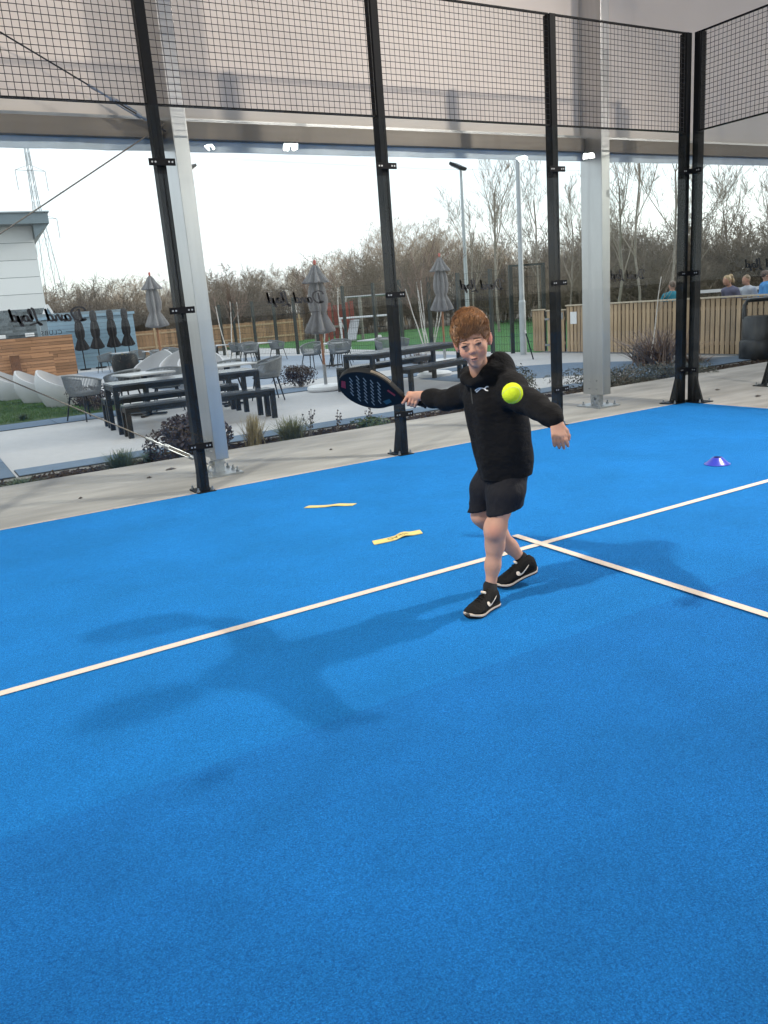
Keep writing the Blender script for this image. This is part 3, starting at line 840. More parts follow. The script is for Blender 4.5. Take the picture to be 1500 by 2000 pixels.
# dark pot with dry grass by the lounge seats
t = thing('planter_pot', 'dark round pot with dry grass beside the right-hand tub seats', 'planter', (-2.62, 17.2, PZ))
t.scale = (1.4, 1.4, 1.4)
b = MB(); b.lathe([(0.0, 0.0), (0.17, 0.0), (0.25, 0.12), (0.27, 0.30), (0.25, 0.48), (0.22, 0.52), (0.20, 0.50), (0.0, 0.46)], 24); b.build('pot', M['char'], t, smooth=True)

# ------------------------------------------------------------------ buildings, walls and fences
M['cedar'] = mat('cedar_board', (0.42, 0.215, 0.11), 0.7, var=0.22, vscale=5, stretch=(0.5, 3, 9), rnd=0.28, bump=0.15, bscale=40)
M['blueboard'] = mat('blue_board', (0.23, 0.36, 0.46), 0.6, var=0.07, vscale=4, rnd=0.06)
M['softwood'] = mat('treated_softwood', (0.42, 0.30, 0.185), 0.8, var=0.24, vscale=4, stretch=(5, 5, 0.6), rnd=0.2, bump=0.2, bscale=50)
M['softcap'] = mat('pale_cap', (0.52, 0.44, 0.33), 0.75, var=0.12, vscale=5)
M['panelw'] = mat('wall_panel', (0.80, 0.82, 0.82), 0.5, rnd=0.08)
M['fascia'] = mat('grey_fascia', (0.17, 0.22, 0.25), 0.5, var=0.08, vscale=1)
M['slate'] = mat('slate_stone', (0.12, 0.145, 0.16), 0.85, rnd=0.4, var=0.3, vscale=6)
M['gap'] = mat('shadow_backing', (0.03, 0.022, 0.016), 0.9)  # near-black colour stands for the shade between boards

# cedar screen: a long planked wall with a lower planked counter in front
def plank_wall(name, label, cat, p0, p1, z0, H, ph, m, thick=0.03, seg=1.4, vertical=False, back=None):
    p0, p1 = Vector((*p0, 0)), Vector((*p1, 0)); L = (p1 - p0).length
    t = thing(name, label, cat, (p0.x, p0.y, z0), math.atan2(p1.y - p0.y, p1.x - p0.x))
    MB().box((L / 2, 0.04, H / 2), (L - 0.02, 0.04, H - 0.02)).build('backing', M[back or 'gap'], t)
    cache = {}
    row = 0; z = 0.0
    while z < H - 0.01:
        x = -random.uniform(0, seg) if seg < L else 0.0
        while x < L - 0.02:
            a = max(0, x); e = min(L, x + seg); w = round(e - a, 2)
            if w > 0.05:
                key = w
                if key not in cache:
                    cache[key] = MB().box((0, 0, 0), (w - 0.006, thick, ph - 0.010)).mesh('plank'); cache[key].materials.append(M[m])
                link('plank', cache[key], t, ((a + e) / 2, random.uniform(-0.003, 0.003), z + ph / 2))
            x += seg
        z += ph; row += 1
    return t
plank_wall('cedar_screen', 'orange cedar plank screen wall below the white building', 'screen', (-7.4, 24.05), (-2.87, 23.4), PZ, 1.36, 0.105, 'cedar', seg=1.5)
plank_wall('cedar_counter', 'lower cedar plank counter in front of the cedar screen', 'counter', (-6.4, 22.6), (-3.75, 22.3), PZ, 0.80, 0.1, 'cedar', seg=1.3)
t = thing('fire_column', 'narrow rusty steel column standing at the cedar counter', 'column', (-4.95, 22.2, PZ))
MB().box((0, 0, 0.42), (0.28, 0.2, 0.84)).build('shaft', mat('rusty_steel', (0.14, 0.06, 0.03), 0.8, var=0.4, vscale=5, bump=0.2), t, bevel=0.01)
MB().box((0, 0, 0.855), (0.32, 0.24, 0.03)).build('cap', M['cedar'], t)
for k, x in enumerate((-4.2, -5.1)):
    tag(MB().box((x, 23.55, PZ + 1.45), (0.28, 0.12, 0.12)).build('menu_box', M['white'], bevel=0.01), 'small white box on top of the cedar screen, %s' % ('near its right end' if k == 0 else 'at the frame edge'), 'box')

shed = plank_wall('blue_shed', 'blue horizontal boarded shed behind the black parasols', 'shed', (-3.2, 26.2), (0.15, 26.9), PZ, 1.92, 0.14, 'blueboard', seg=6.0, back='fascia')
MB().box((1.71, 0.6, 1.98), (3.5, 1.4, 0.10)).build('roof_edge', M['blueboard'], shed)
MB().box((1.71, 0.9, 2.09), (3.3, 1.0, 0.12)).build('roof', M['fascia'], shed)
MB().box((1.71, 0.75, 0.95), (3.3, 1.2, 1.9)).build('shed_body', M['fascia'], shed)
# small white gable frame beside it
t = thing('gable_frame', 'white pointed gable frame left of the black parasols', 'frame', (-2.95, 27.2, PZ), R(8))
for sx in (-1, 1):
    MB().bar((sx * 0.36, 0, 1.75), (0, 0, 2.5), 0.06, 0.09).build('rafter', M['white'], t)
MB().prism([(-0.33, 0, 1.78), (0.33, 0, 1.78), (0, 0, 2.42)], (0, 0.03, 0), (0, 0.06, 0)).build('gable_infill', M['blueboard'], t)
for sx in (-1, 1): MB().box((sx * 0.36, 0, 0.88), (0.06, 0.06, 1.76)).build('leg', M['white'], t)

# club building far left
bld = thing('club_building', 'tall white panelled building with dark overhanging roof edge at left', 'building', (0.0, 40.6, PZ), R(-4))
X0, X1 = -16.0, -1.02
MB().box(((X0 + X1) / 2, 5.0, 3.3), (X1 - X0 - 0.06, 10, 6.5)).build('wall_core', M['fascia'], bld)
cache = {}
zc = 2.62
for i in range(5):
    hh = 0.86
    for j in range(4):
        w = (X1 - X0) / 4
        if 'p' not in cache: cache['p'] = MB().box((0, 0, 0), (w - 0.02, 0.05, hh - 0.025)).mesh('wall_panel'); cache['p'].materials.append(M['panelw'])
        link('wall_panel', cache['p'], bld, (X0 + w * (j + .5), -0.02, zc + hh / 2))
    zc += hh
for j in range(3): MB().box((X1 + 0.0, 1.7 + 3.3 * j, 4.75), (0.05, 3.25, 4.25)).build('wall_panel', M['panelw'], bld)
MB().box(((X0 + X1) / 2 + 0.35, 4.6, 7.14), (X1 - X0 + 0.9, 11.4, 0.52)).build('roof_edge', M['fascia'], bld)
MB().box(((X0 + X1) / 2 + 0.37, 4.6, 7.44), (X1 - X0 + 1.0, 11.6, 0.06)).build('roof_trim', mat('pale_trim', (0.36, 0.42, 0.45), 0.5), bld)
MB().prism([(X1 + 0.03, 0, 6.2), (X1 + 0.8, 0, 6.88), (X1 + 0.03, 0, 6.88)], (0, -0.9, 0), (0, 10, 0)).build('soffit', M['fascia'], bld)
sc_ = {}
z = 0.0; row = 0
while z < 2.6:
    hh = 0.13
    x = X0 + 6.0
    while x < X1:
        w = random.choice((0.35, 0.5, 0.65))
        if x + w > X1: w = X1 - x
        kk = round(w, 2)
        if w > 0.06 and z > 1.0:
            if kk not in sc_: sc_[kk] = MB().box((0, 0, 0), (kk - 0.012, 0.09, hh - 0.012)).mesh('stone'); sc_[kk].materials.append(M['slate'])
            link('stone', sc_[kk], bld, (x + w / 2, -0.03 - random.uniform(0, 0.03), z + hh / 2))
        x += w
    z += hh; row += 1

# closeboard fence on the right, its gate and the notice
FX = 6.34
def board_fence(name, label, y0, y1, H, cat='fence', pitch=0.12):
    t = thing(name, label, cat, (FX, y0, PZ))
    L = y0 - y1
    n = int(round(L / pitch))
    hs = [H - 0.01, H - 0.02, H]
    me = []
    for hh in hs:
        q = MB().box((0, 0, hh / 2 + 0.02), (0.02, pitch - 0.030, hh - 0.04)).mesh('board'); q.materials.append(M['softwood']); me.append(q)
    for i in range(n):
        o = link('board', me[i % 3], t, (random.uniform(-0.004, 0.004), -(i + .5) * L / n, 0))
        o.rotation_euler = (0, R(random.uniform(-.3, .3)), R(random.uniform(-1.5, 1.5)))
    MB().box((0.045, -L / 2, H / 2), (0.02, L - 0.02, H - 0.06)).build('rear_board', M['gap'], t)  # dark sheet paints the shade seen in the board gaps
    for z in (0.25, H - 0.2): MB().box((0.024, -L / 2, z), (0.022, L - 0.03, 0.07)).build('rail', M['softwood'], t)
    MB().box((0.01, -L / 2, H + 0.012), (0.11, L, 0.03)).build('cap_rail', M['softcap'], t)
    return t
board_fence('timber_fence', 'short timber fence end at the foot of the pale lamp pole', 10.05, 9.62, 1.08)
gate = board_fence('timber_gate', 'vertical board timber gate left of the white notice', 9.50, 8.86, 1.05, 'gate')
MB().box((-0.02, -0.58, 0.92), (0.03, 0.06, 0.16)).build('latch', M['steel'], gate)
for z in (0.2, 0.85): MB().box((-0.02, -0.02, z), (0.02, 0.16, 0.05)).build('hinge', M['steel'], gate)
board_fence('timber_fence', 'long vertical board timber fence right of the gate', 8.78, -2.0, 1.15)
t = MB().box((FX - 0.022, 8.52, PZ + 0.86), (0.004, 0.22, 0.29)).build('notice_sheet', M['white'])
tag(t, 'white paper notice pinned on the timber fence beside the gate', 'notice')

# rear timber fence, far left centre
t = thing('rear_fence', 'orange timber fence below the trees, behind the terrace', 'fence', (0.3, 34.6, PZ), R(-8))
q = MB().box((0, 0, 0.58), (0.145, 0.02, 1.16)).mesh('board'); q.materials.append(mat('orange_board', (0.36, 0.215, 0.12), 0.8, var=0.2, vscale=4, rnd=0.25))
for i in range(66): link('board', q, t, (i * 0.157, random.uniform(-0.01, 0.01), random.uniform(-0.01, 0.01)))
for z in (0.35, 1.0): MB().box((5.15, -0.02, z), (10.3, 0.03, 0.08)).build('rail', M['softwood'], t)
for i in range(5): MB().box((0.1 + i * 2.5, -0.04, 0.7), (0.1, 0.08, 1.4)).build('fence_post', M['softwood'], t)

# dark mesh fence round the pitch: each bay its own thing, following the terrace edge
M['green_dk'] = mat('dark_green_coat', (0.012, 0.02, 0.018), 0.5)
ctrl = [(6.15, 10.25), (6.05, 11.4), (5.9, 14.2), (5.65, 17.1), (4.75, 19.7), (4.15, 22.0), (3.5, 24.6), (3.1, 26.6), (2.0, 29.2)]
line = [ctrl[0], ctrl[1]]
for p_, q_ in zip(ctrl[1:-1], ctrl[2:]): line += [((p_[0] + q_[0]) / 2, (p_[1] + q_[1]) / 2), q_]
NTH = ['first', 'second', 'third', 'fourth', 'fifth', 'sixth', 'seventh', 'eighth', 'ninth', 'tenth', 'eleventh', 'twelfth', 'thirteenth', 'fourteenth', 'fifteenth']
blab = ['%s bay along from the timber fence' % w_ for w_ in NTH]
for i in range(len(line) - 1):
    a, c = Vector((*line[i], 0)), Vector((*line[i + 1], 0)); L = (c - a).length
    H = 2.22 if i < 7 else 2.0
    t = thing('mesh_fence', 'tall dark mesh sports fence, %s' % blab[i], 'fence', (a.x, a.y, PZ), math.atan2(c.y - a.y, c.x - a.x), 'dark mesh fence bays')
    MB().box((0, 0, H / 2), (0.085, 0.085, H + 0.05)).build('fence_post', M['green_dk'], t)
    w = MB()
    for k in range(1, int(L / 0.10)): w.box((k * 0.10, 0, H / 2), (0.004, 0.004, H - 0.06))
    for k in range(int(H / 0.2) + 1): w.box((L / 2, 0.004, min(H - 0.03, 0.04 + k * 0.2)), (L, 0.005, 0.007))
    tag(w.build('mesh_wires', M['green_dk'], t), kind='stuff')
# open dark gate frame behind the pale pole
t = thing('pitch_gate', 'tall dark mesh gate frame behind the pale lamp pole', 'gate', (6.05, 10.55, PZ), R(-18))
for x in (0.0, 0.92): MB().box((x, 0, 1.14), (0.09, 0.08, 2.28)).build('gate_post', M['green_dk'], t)
MB().box((0.46, 0, 2.25), (0.83, 0.05, 0.05)).build('top_rail', M['green_dk'], t)
w = MB()
for k in range(1, 12): w.box((0.045 + k * 0.07, 0, 1.12), (0.005, 0.005, 2.2))
for k in range(11): w.box((0.46, 0.005, 0.06 + k * 0.21), (0.83, 0.005, 0.007))
tag(w.build('gate_wires', M['green_dk'], t), kind='stuff')

# goal
t = thing('football_goal', 'white football goal frame on the green pitch', 'goal', (5.45, 19.2, PZ), R(-59.5))
for x in (0, 1.97):
    b = MB(); b.tube([(x, 0, 0), (x, 0, 1.17)], 0.032, 8); b.build('upright', M['white'], t)
    b = MB(); b.tube([(x, 0, 1.15), (x, 0.6, 0.03)], 0.014, 6); b.build('back_stay', M['white'], t)
b = MB(); b.tube([(-0.03, 0, 1.17), (2.0, 0, 1.17)], 0.032, 8); b.build('crossbar', M['white'], t)

# play equipment beyond the pitch
M['log'] = mat('weathered_log', (0.27, 0.25, 0.22), 0.85, var=0.25, vscale=4)
t = thing('swing_frame', 'grey timber swing frame beyond the white goal', 'swing', (11.9, 28.3, PZ), R(-20))
for x in (-1.15, 1.15):
    for sy in (-1, 1):
        b = MB(); b.tube([(x, 0, 1.98), (x + 0.25 * (1 if x > 0 else -1), sy * 0.65, 0)], 0.055, 8); b.build('leg', M['log'], t)
b = MB(); b.tube([(-1.25, 0, 1.98), (1.25, 0, 1.98)], 0.05, 8); b.build('crossbeam', M['steel'], t)
for x in (-0.45, 0.45):
    b = MB(); b.tube([(x - 0.12, 0, 1.96), (x - 0.12, 0, 0.5)], 0.012, 5); b.build('chain', M['steel'], t)
    MB().box((x, 0, 0.48), (0.36, 0.16, 0.04)).build('swing_seat', M['char'], t)
t = thing('play_tower', 'red and grey play tower with slide beyond the pitch', 'play tower', (9.75, 27.6, PZ), R(-15))
for i in range(7): MB().box((-0.95 + i * 0.27, random.uniform(-.15, .15), 0.85 + random.uniform(-.12, .12)), (0.17, 0.1, 1.75)).build('red_post', mat('faded_red', (0.30, 0.07, 0.05), 0.7, rnd=0.3), t)
MB().box((0, 0.4, 0.7), (2.0, 1.0, 0.1)).build('platform', M['log'], t)
b = MB(); b.add([(0.5, -0.2, 0.95), (0.95, -0.2, 0.95), (0.35, -1.7, 0.1), (-0.1, -1.7, 0.1), (0.5, -0.2, 0.90), (0.95, -0.2, 0.90), (0.35, -1.7, 0.05), (-0.1, -1.7, 0.05)], [(0, 1, 2, 3), (7, 6, 5, 4), (0, 4, 5, 1), (1, 5, 6, 2), (2, 6, 7, 3), (3, 7, 4, 0)]); b.build('slide', M['steel'], t)
for x in (-1.15, 1.1):
    b = MB(); b.tube([(x, 0.0, 0), (x, 0.0, 1.95)], 0.07, 8); b.build('corner_log', M['log'], t)

# lamp and floodlight poles
M['pole'] = mat('galvanised_pole', (0.42, 0.45, 0.46), 0.5, metal=0.3, var=0.1, vscale=5)
t = thing('lamp_pole', 'pale grey lamp pole standing at the end of the timber fence', 'lamp pole', (5.76, 9.77, PZ))
b = MB(); b.tube([(0, 0, 0), (0, 0, 1.33)], 0.085, 14); b.build('sleeve', M['pole'], t, smooth=True)
b = MB(); b.tube([(0, 0, 1.33), (0, 0, 1.38)], [0.085, 0.064], 14); b.build('collar', M['pole'], t, smooth=True)
b = MB(); b.tube([(0, 0, 1.38), (0, 0, 6.0)], [0.064, 0.05], 14); b.build('shaft', M['pole'], t, smooth=True)
MB().box((-0.1, -0.2, 6.03), (0.22, 0.5, 0.09)).build('lantern', M['char'], t, bevel=0.02)
def pitch_light(label, x, y, H, rz):
    t = thing('pitch_floodlight', label, 'floodlight', (x, y, PZ), R(rz), 'pitch floodlights')
    b = MB(); b.tube([(0, 0, 0), (0, 0, H)], [0.09, 0.045], 10); b.build('pole', M['pole'], t, smooth=True)
    rot = Matrix.Rotation(R(-28), 3, 'X')
    MB().box((0, -0.10, H + 0.14), (0.62, 0.42, 0.10), rot).build('lamp_head', M['char'], t)
    for sx in (-1, 1): MB().box((sx * 0.15, -0.12, H + 0.078), (0.25, 0.34, 0.03), rot).build('lens', M['steel'], t)
    MB().box((0, 0, H + 0.02), (0.3, 0.04, 0.05)).build('bracket', M['pole'], t)
pitch_light("double floodlight on a thin pole above the boy's head", 9.9, 17.7, 5.85, -150)
pitch_light('double floodlight on the pole beside the left column', 3.85, 29.0, 7.65, 120)

# pylon and its wires
PX, PY = 15.2, 141.6
t = thing('electricity_pylon', 'faint lattice electricity pylon behind the white building', 'pylon', (PX, PY, -0.3), R(12))
M['pylon'] = mat('hazy_steel', (0.36, 0.40, 0.42), 0.7)  # distance haze is mixed into the steel colour
HP = 36.5
def half(z): return 2.0 * (1 - z / 22) + 0.42 * (z / 22) if z < 22 else 0.42 * (1 - (z - 22) / (HP - 22) * 0.7)
zs = [0, 5, 9.5, 13.5, 17, 20, 22.5, 25, 27.5, 30, 32.5, 34.6, HP]
lt = MB()
for sx in (-1, 1):
    for sy in (-1, 1):
        q = MB(); q.tube([(sx * half(z), sy * half(z), z) for z in zs], 0.06, 4, False); q.build('leg', M['pylon'], t)
for i in range(len(zs) - 1):
    a, c = half(zs[i]), half(zs[i + 1])
    for (p, q2) in (((-1, -1), (1, -1)), ((1, -1), (1, 1)), ((1, 1), (-1, 1)), ((-1, 1), (-1, -1))):
        lt.tube([(p[0] * a, p[1] * a, zs[i]), (q2[0] * c, q2[1] * c, zs[i + 1])], 0.026, 3, False)
        lt.tube([(q2[0] * a, q2[1] * a, zs[i]), (p[0] * c, p[1] * c, zs[i + 1])], 0.026, 3, False)
tag(lt.build('lattice', M['pylon'], t), kind='stuff')
for z, w in ((34.0, 2.3), (27.0, 2.4), (19.6, 3.0)):
    for sx in (-1, 1):
        q = MB(); q.tube([(0, 0, z + 0.9), (sx * w, 0, z)], 0.035, 4, False); q.tube([(0, 0, z), (sx * w, 0, z)], 0.045, 4, False)
        q.build('crossarm', M['pylon'], t)
        q = MB(); q.tube([(sx * w, 0, z), (sx * w, 0, z - 3.0)], 0.06, 5, False); q.build('insulator', M['pylon'], t)
for k, (z, w) in enumerate(((31.0, 2.3), (24.0, 2.4), (16.6, 3.0))):
    for sx in (-1, 1):
        p0 = Vector((PX + sx * w, PY, z - 0.3))
        pts = []
        for d in np.linspace(-1, 1, 15):
            pts.append(p0 + Vector((260 * d, -25 * d, 7 * abs(d) * abs(d) - 6 * math.sin(math.pi * abs(d)))))
        b = MB(); b.tube(pts, 0.012, 4, False)
        tag(b.build('power_line', M['pylon']), 'thin power line in the sky, %s arm of the pylon, %s side' % (('top', 'middle', 'bottom')[k], 'left' if sx < 0 else 'right'), 'power line', 'power lines')

# litter bin, right
M['binp'] = mat('bin_plastic', (0.018, 0.021, 0.025), 0.45, var=0.2, vscale=6)
t = thing('litter_bin', 'black hooded litter bin standing in front of the timber fence', 'bin', (5.9, 3.22, PZ), R(-35))
t.scale = (1.1, 1.1, 1.08)
b = MB(); b.lathe([(0.0, 0.0), (0.25, 0.0), (0.27, 0.03), (0.27, 0.30), (0.25, 0.34)], 20, close=False); b.build('plinth', M['binp'], t, smooth=True)
b = MB(); b.lathe([(0.235, 0.34), (0.235, 0.72), (0.22, 0.74), (0.0, 0.74)], 20); b.build('drum', M['binp'], t, smooth=True)
b = MB(); b.tube([(-0.215, 0, 0.70), (-0.215, 0, 0.93), (-0.17, 0, 1.01), (0.17, 0, 1.01), (0.215, 0, 0.93), (0.215, 0, 0.70)], 0.035, 8); b.build('hood_frame', M['binp'], t, smooth=True)
b = MB(); b.box((0, 0, 1.03), (0.4, 0.36, 0.035)); b.build('hood', M['binp'], t, bevel=0.015)
# low black garden speaker in the planting, and the leaning marker post
b = MB(); b.lathe([(0.0, 0.0), (0.20, 0.0), (0.22, 0.1), (0.20, 0.30), (0.13, 0.38), (0.0, 0.40)], 18)
tag(b.build('garden_boulder', M['char'], None, smooth=True, loc=(4.95, 5.1, PZ)), 'dark rounded box half hidden in the brown spiky plant', 'box')
t = thing('marker_post', 'thin dark leaning post with white tip beside the gate', 'post', (4.86, 8.36, PZ))
MB().bar((0, 0, 0), (-0.12, 0.1, 0.62), 0.07, 0.03).build('post_blade', M['char'], t)
MB().bar((-0.12, 0.1, 0.62), (-0.128, 0.107, 0.69), 0.075, 0.035).build('white_tip', M['white'], t)

# tennis net seen over the fence
t = thing('tennis_net', 'white-topped net behind the timber fence at right', 'net', (8.0, 6.3, PZ), math.atan2(-6.2, 3.0))
Ln = 6.9
MB().box((Ln / 2, 0, 1.26), (Ln, 0.012, 0.07)).build('headband', M['white'], t)
w = MB()
for k in range(int(Ln / 0.09)): w.box((k * 0.09, 0, 0.63), (0.006, 0.006, 1.24))
for k in range(12): w.box((Ln / 2, 0.004, 0.1 + k * 0.1), (Ln, 0.006, 0.006))
tag(w.build('net_cords', M['blackm'], t), kind='stuff')
for x in (0, Ln):
    b = MB(); b.tube([(x, 0, 0), (x, 0, 1.32)], 0.04, 8); b.build('net_post', M['green_dk'], t)

# ------------------------------------------------------------------ vegetation
def segs_mesh(segs, nside_big=6, nside=3, rbig=0.02):
    """segs: list of (p0, p1, r0, r1) -> V, F (quads) as numpy arrays"""
    A = np.array([[*s[0], *s[1], s[2], s[3]] for s in segs], dtype=np.float64)
    Vs, Fs, off = [], [], 0
    for big in (True, False):
        S = A[(A[:, 6] >= rbig)] if big else A[(A[:, 6] < rbig)]
        if not len(S): continue
        n = nside_big if big else nside
        d = S[:, 3:6] - S[:, :3]; d /= np.linalg.norm(d, axis=1, keepdims=True) + 1e-9
        ref = np.where(np.abs(d[:, 2:3]) < 0.9, [[0, 0, 1.0]], [[1.0, 0, 0]])
        s = np.cross(d, ref); s /= np.linalg.norm(s, axis=1, keepdims=True); t = np.cross(d, s)
        an = 2 * np.pi * np.arange(n) / n
        ring = s[:, None, :] * np.cos(an)[None, :, None] + t[:, None, :] * np.sin(an)[None, :, None]
        v0 = S[:, None, :3] + ring * S[:, None, 6:7]; v1 = S[:, None, 3:6] + ring * S[:, None, 7:8]
        V = np.concatenate([v0, v1], axis=1).reshape(-1, 3)
        base = (np.arange(len(S)) * 2 * n)[:, None]
        k = np.arange(n)[None, :]; k2 = (np.arange(n)[None, :] + 1) % n
        F = np.stack([base + k, base + k2, base + n + k2, base + n + k], axis=2).reshape(-1, 4)
        Vs.append(V); Fs.append(F + off); off += len(V)
    return np.concatenate(Vs), np.concatenate(Fs)

def bare_tree(rng, H, r0, spread=0.5, levels=4, density=1.0, low=0.25, twig=0.006, up=0.25, wob=0.16):
    trunk, twigs = [], []
    def grow(p, d, L, r, lev):
        n = max(3, int(5 - lev * 0.5))
        sl = L / n
        for i in range(n):
            d = d + rng.normal(0, wob * (0.6 + 0.25 * lev), 3) + np.array([0, 0, up * 0.25])
            d /= np.linalg.norm(d)
            q = p + d * sl
            r1 = r * (1 - 0.62 / n) if lev < levels else r * (1 - 0.5 / n)
            (trunk if lev == 0 else twigs).append((p, q, max(r, twig), max(r1, twig)))
            frac = (i + 1) / n
            if lev < levels and (lev > 0 or frac > low):
                nc = rng.poisson((1.9 if lev == 0 else 1.55) * density) + (1 if lev == 0 else 0)
                for _ in range(nc):
                    ax = rng.normal(0, 1, 3); ax -= d * ax.dot(d); ax /= np.linalg.norm(ax) + 1e-9
                    th = rng.uniform(0.45, 0.95) * (0.6 + spread)
                    dd = d * math.cos(th) + ax * math.sin(th); dd[2] += up; dd /= np.linalg.norm(dd)
                    grow(q, dd, L * rng.uniform(0.36, 0.60) * (1.15 - 0.45 * frac if lev == 0 else 1), max(r1 * rng.uniform(0.4, 0.65), twig), lev + 1)
            p, r = q, r1
    grow(np.zeros(3), np.array([rng.normal(0, .05), rng.normal(0, .05), 1.0]), H * 0.93, r0, 0)
    return trunk, twigs

M['treebark'] = mat('winter_bark', (0.26, 0.225, 0.19), 0.9, var=0.3, vscale=3)
M['twig'] = mat('winter_twigs', (0.30, 0.25, 0.20), 0.9, rnd=0.15)
M['twig2'] = mat('woodland_twigs', (0.36, 0.28, 0.20), 0.95, var=0.5, vscale=0.13)
M['birch'] = mat('birch_bark', (0.62, 0.58, 0.53), 0.7, var=0.3, vscale=12, stretch=(1, 1, 3))
M['leaf_dk'] = mat('dark_red_leaf', (0.034, 0.021, 0.023), 0.6, var=0.4, vscale=20)
M['leaf_gn'] = mat('evergreen_leaf', (0.05, 0.085, 0.035), 0.6, var=0.4, vscale=20)
M['leaf_gr'] = mat('grey_green_leaf', (0.075, 0.082, 0.07), 0.7, var=0.4, vscale=20)
M['blade'] = mat('tussock_blade', (0.14, 0.15, 0.075), 0.8, var=0.4, vscale=14)
M['blade_dry'] = mat('dry_blade', (0.30, 0.25, 0.14), 0.8, var=0.3, vscale=14)
M['blade_gn'] = mat('blue_green_blade', (0.085, 0.12, 0.075), 0.8, var=0.3, vscale=14)
M['phorm'] = mat('bronze_blade', (0.19, 0.13, 0.095), 0.6, var=0.4, vscale=10)
M['lawn'] = mat('lawn_blade', (0.06, 0.125, 0.028), 0.8, var=0.35, vscale=3)

# distance and crown-top profile of the wood behind the pitch, as seen over the terrace
def wood_at(az):
    """azimuth in degrees from +Y towards +X -> distance, height"""
    A = [-6, 2, 6, 10, 15, 20, 24, 27, 30, 33, 36, 40, 45, 50, 55, 60, 66]
    D = [70, 66, 62, 60, 57, 54, 53, 52, 52, 51, 50, 47, 44, 42, 41, 40, 40]
    H = [4.4, 4.6, 4.8, 5.4, 5.4, 5.2, 5.3, 6.2, 7.0, 7.2, 6.6, 4.7, 4.3, 4.1, 4.0, 4.0, 4.0]
    return float(np.interp(az, A, D)), float(np.interp(az, A, H))
CAMX, CAMY = -7.96, -6.46
rng = np.random.default_rng(5)
variants = []
for k in range(7):
    tr, tw = bare_tree(rng, 1.0 * 7, 0.075, spread=0.5, levels=4, density=0.86, low=0.06, twig=0.0055, up=0.34, wob=0.13)
    V, F = segs_mesh(tr + tw, 4, 3, 0.03); V[:, 2] *= 7 / V[:, 2].max(); variants.append((V, F))
bush = []
for k in range(5):
    S = []
    for q in range(5):
        tr, tw = bare_tree(rng, rng.uniform(1.5, 2.6), 0.02, spread=0.8, levels=3, density=0.75, low=0.0, twig=0.007, up=0.22)
        o = np.array([rng.normal(0, .5), rng.normal(0, .5), 0])
        S += [(a + o, c + o, r, s_) for a, c, r, s_ in tr + tw]
    bush.append(segs_mesh(S, 3, 3, 0.03))
def scatter(name, items, m):
    Vs, Fs, off = [], [], 0
    for (V, F), (x, y, z), sc, rz in items:
        c, s_ = math.cos(rz), math.sin(rz)
        W = np.empty_like(V)
        W[:, 0] = (V[:, 0] * c - V[:, 1] * s_) * sc[0] + x
        W[:, 1] = (V[:, 0] * s_ + V[:, 1] * c) * sc[0] + y
        W[:, 2] = V[:, 2] * sc[1] + z
        Vs.append(W); Fs.append(F + off); off += len(W)
    return np_mesh(name, np.concatenate(Vs), np.concatenate(Fs), m, smooth=False)
items = []
for i in range(230):
    az = rng.uniform(-6, 66)
    D, H = wood_at(az)
    dd = D + rng.uniform(0, 16)
    h = H * 0.90 * rng.uniform(0.70, 1.06) * (1 + (dd - D) / D * 0.9)
    items.append((variants[rng.integers(7)], (CAMX + dd * math.sin(R(az)), CAMY + dd * math.cos(R(az)), -0.3), (h / 7 * rng.uniform(0.9, 1.3), h / 7), rng.uniform(0, 6.28)))
tag(scatter('bare_woodland', items, M['twig2']), 'mass of bare winter trees forming the wood behind the pitch', 'woodland', kind='stuff')
items = []
for i in range(190):
    az = rng.uniform(-6, 66)
    D, H = wood_at(az)
    dd = D + rng.uniform(-4, 6)
    items.append((bush[rng.integers(5)], (CAMX + dd * math.sin(R(az)), CAMY + dd * math.cos(R(az)), -0.3), (rng.uniform(0.9, 1.5), rng.uniform(0.9, 1.55)), rng.uniform(0, 6.28)))
tag(scatter('bare_undergrowth', items, mat('undergrowth_twigs', (0.20, 0.155, 0.115), 0.95, var=0.5, vscale=0.2)), 'tangle of bare brown undergrowth along the wood edge', 'undergrowth', kind='stuff')

def tree_thing(name, label, x, y, H, r0, seed, m_tr, m_tw, group, stems=1, lean=0.0, z=PZ, **kw):
    g = np.random.default_rng(seed)
    t = thing(name, label, 'tree', (x, y, z), 0, group)
    T, W = [], []
    for k in range(stems):
        hk = H * g.uniform(0.8, 1.0) if stems > 1 else H
        tr, tw = bare_tree(g, hk, r0, **kw)
        top = max(q_[1][2] for q_ in tr + tw); kz = np.array([1, 1, hk / top])
        tr = [(a_ * kz, b_ * kz, r_, s_) for a_, b_, r_, s_ in tr]; tw = [(a_ * kz, b_ * kz, r_, s_) for a_, b_, r_, s_ in tw]
        a = 2 * math.pi * k / stems + g.uniform(-.4, .4)
        o = np.array([0.10 * math.cos(a), 0.10 * math.sin(a), 0]) if stems > 1 else np.zeros(3)
        sh = np.array([math.cos(a), math.sin(a)]) * (0.16 if stems > 1 else 0)
        def tf(p): return np.array([p[0] + sh[0] * p[2] + lean * p[2], p[1] + sh[1] * p[2], p[2]]) + o
        T += [(tf(a_), tf(b_), r_, s_) for a_, b_, r_, s_ in tr]; W += [(tf(a_), tf(b_), r_, s_) for a_, b_, r_, s_ in tw]
    V, F = segs_mesh(T, 8, 6, 0.0); np_mesh('trunk', V, F, m_tr, t)
    V, F = segs_mesh(W, 5, 3, 0.02); np_mesh('crown', V, F, m_tw, t, smooth=False)
    return t
def polar(az, D): return CAMX + D * math.sin(R(az)), CAMY + D * math.cos(R(az))
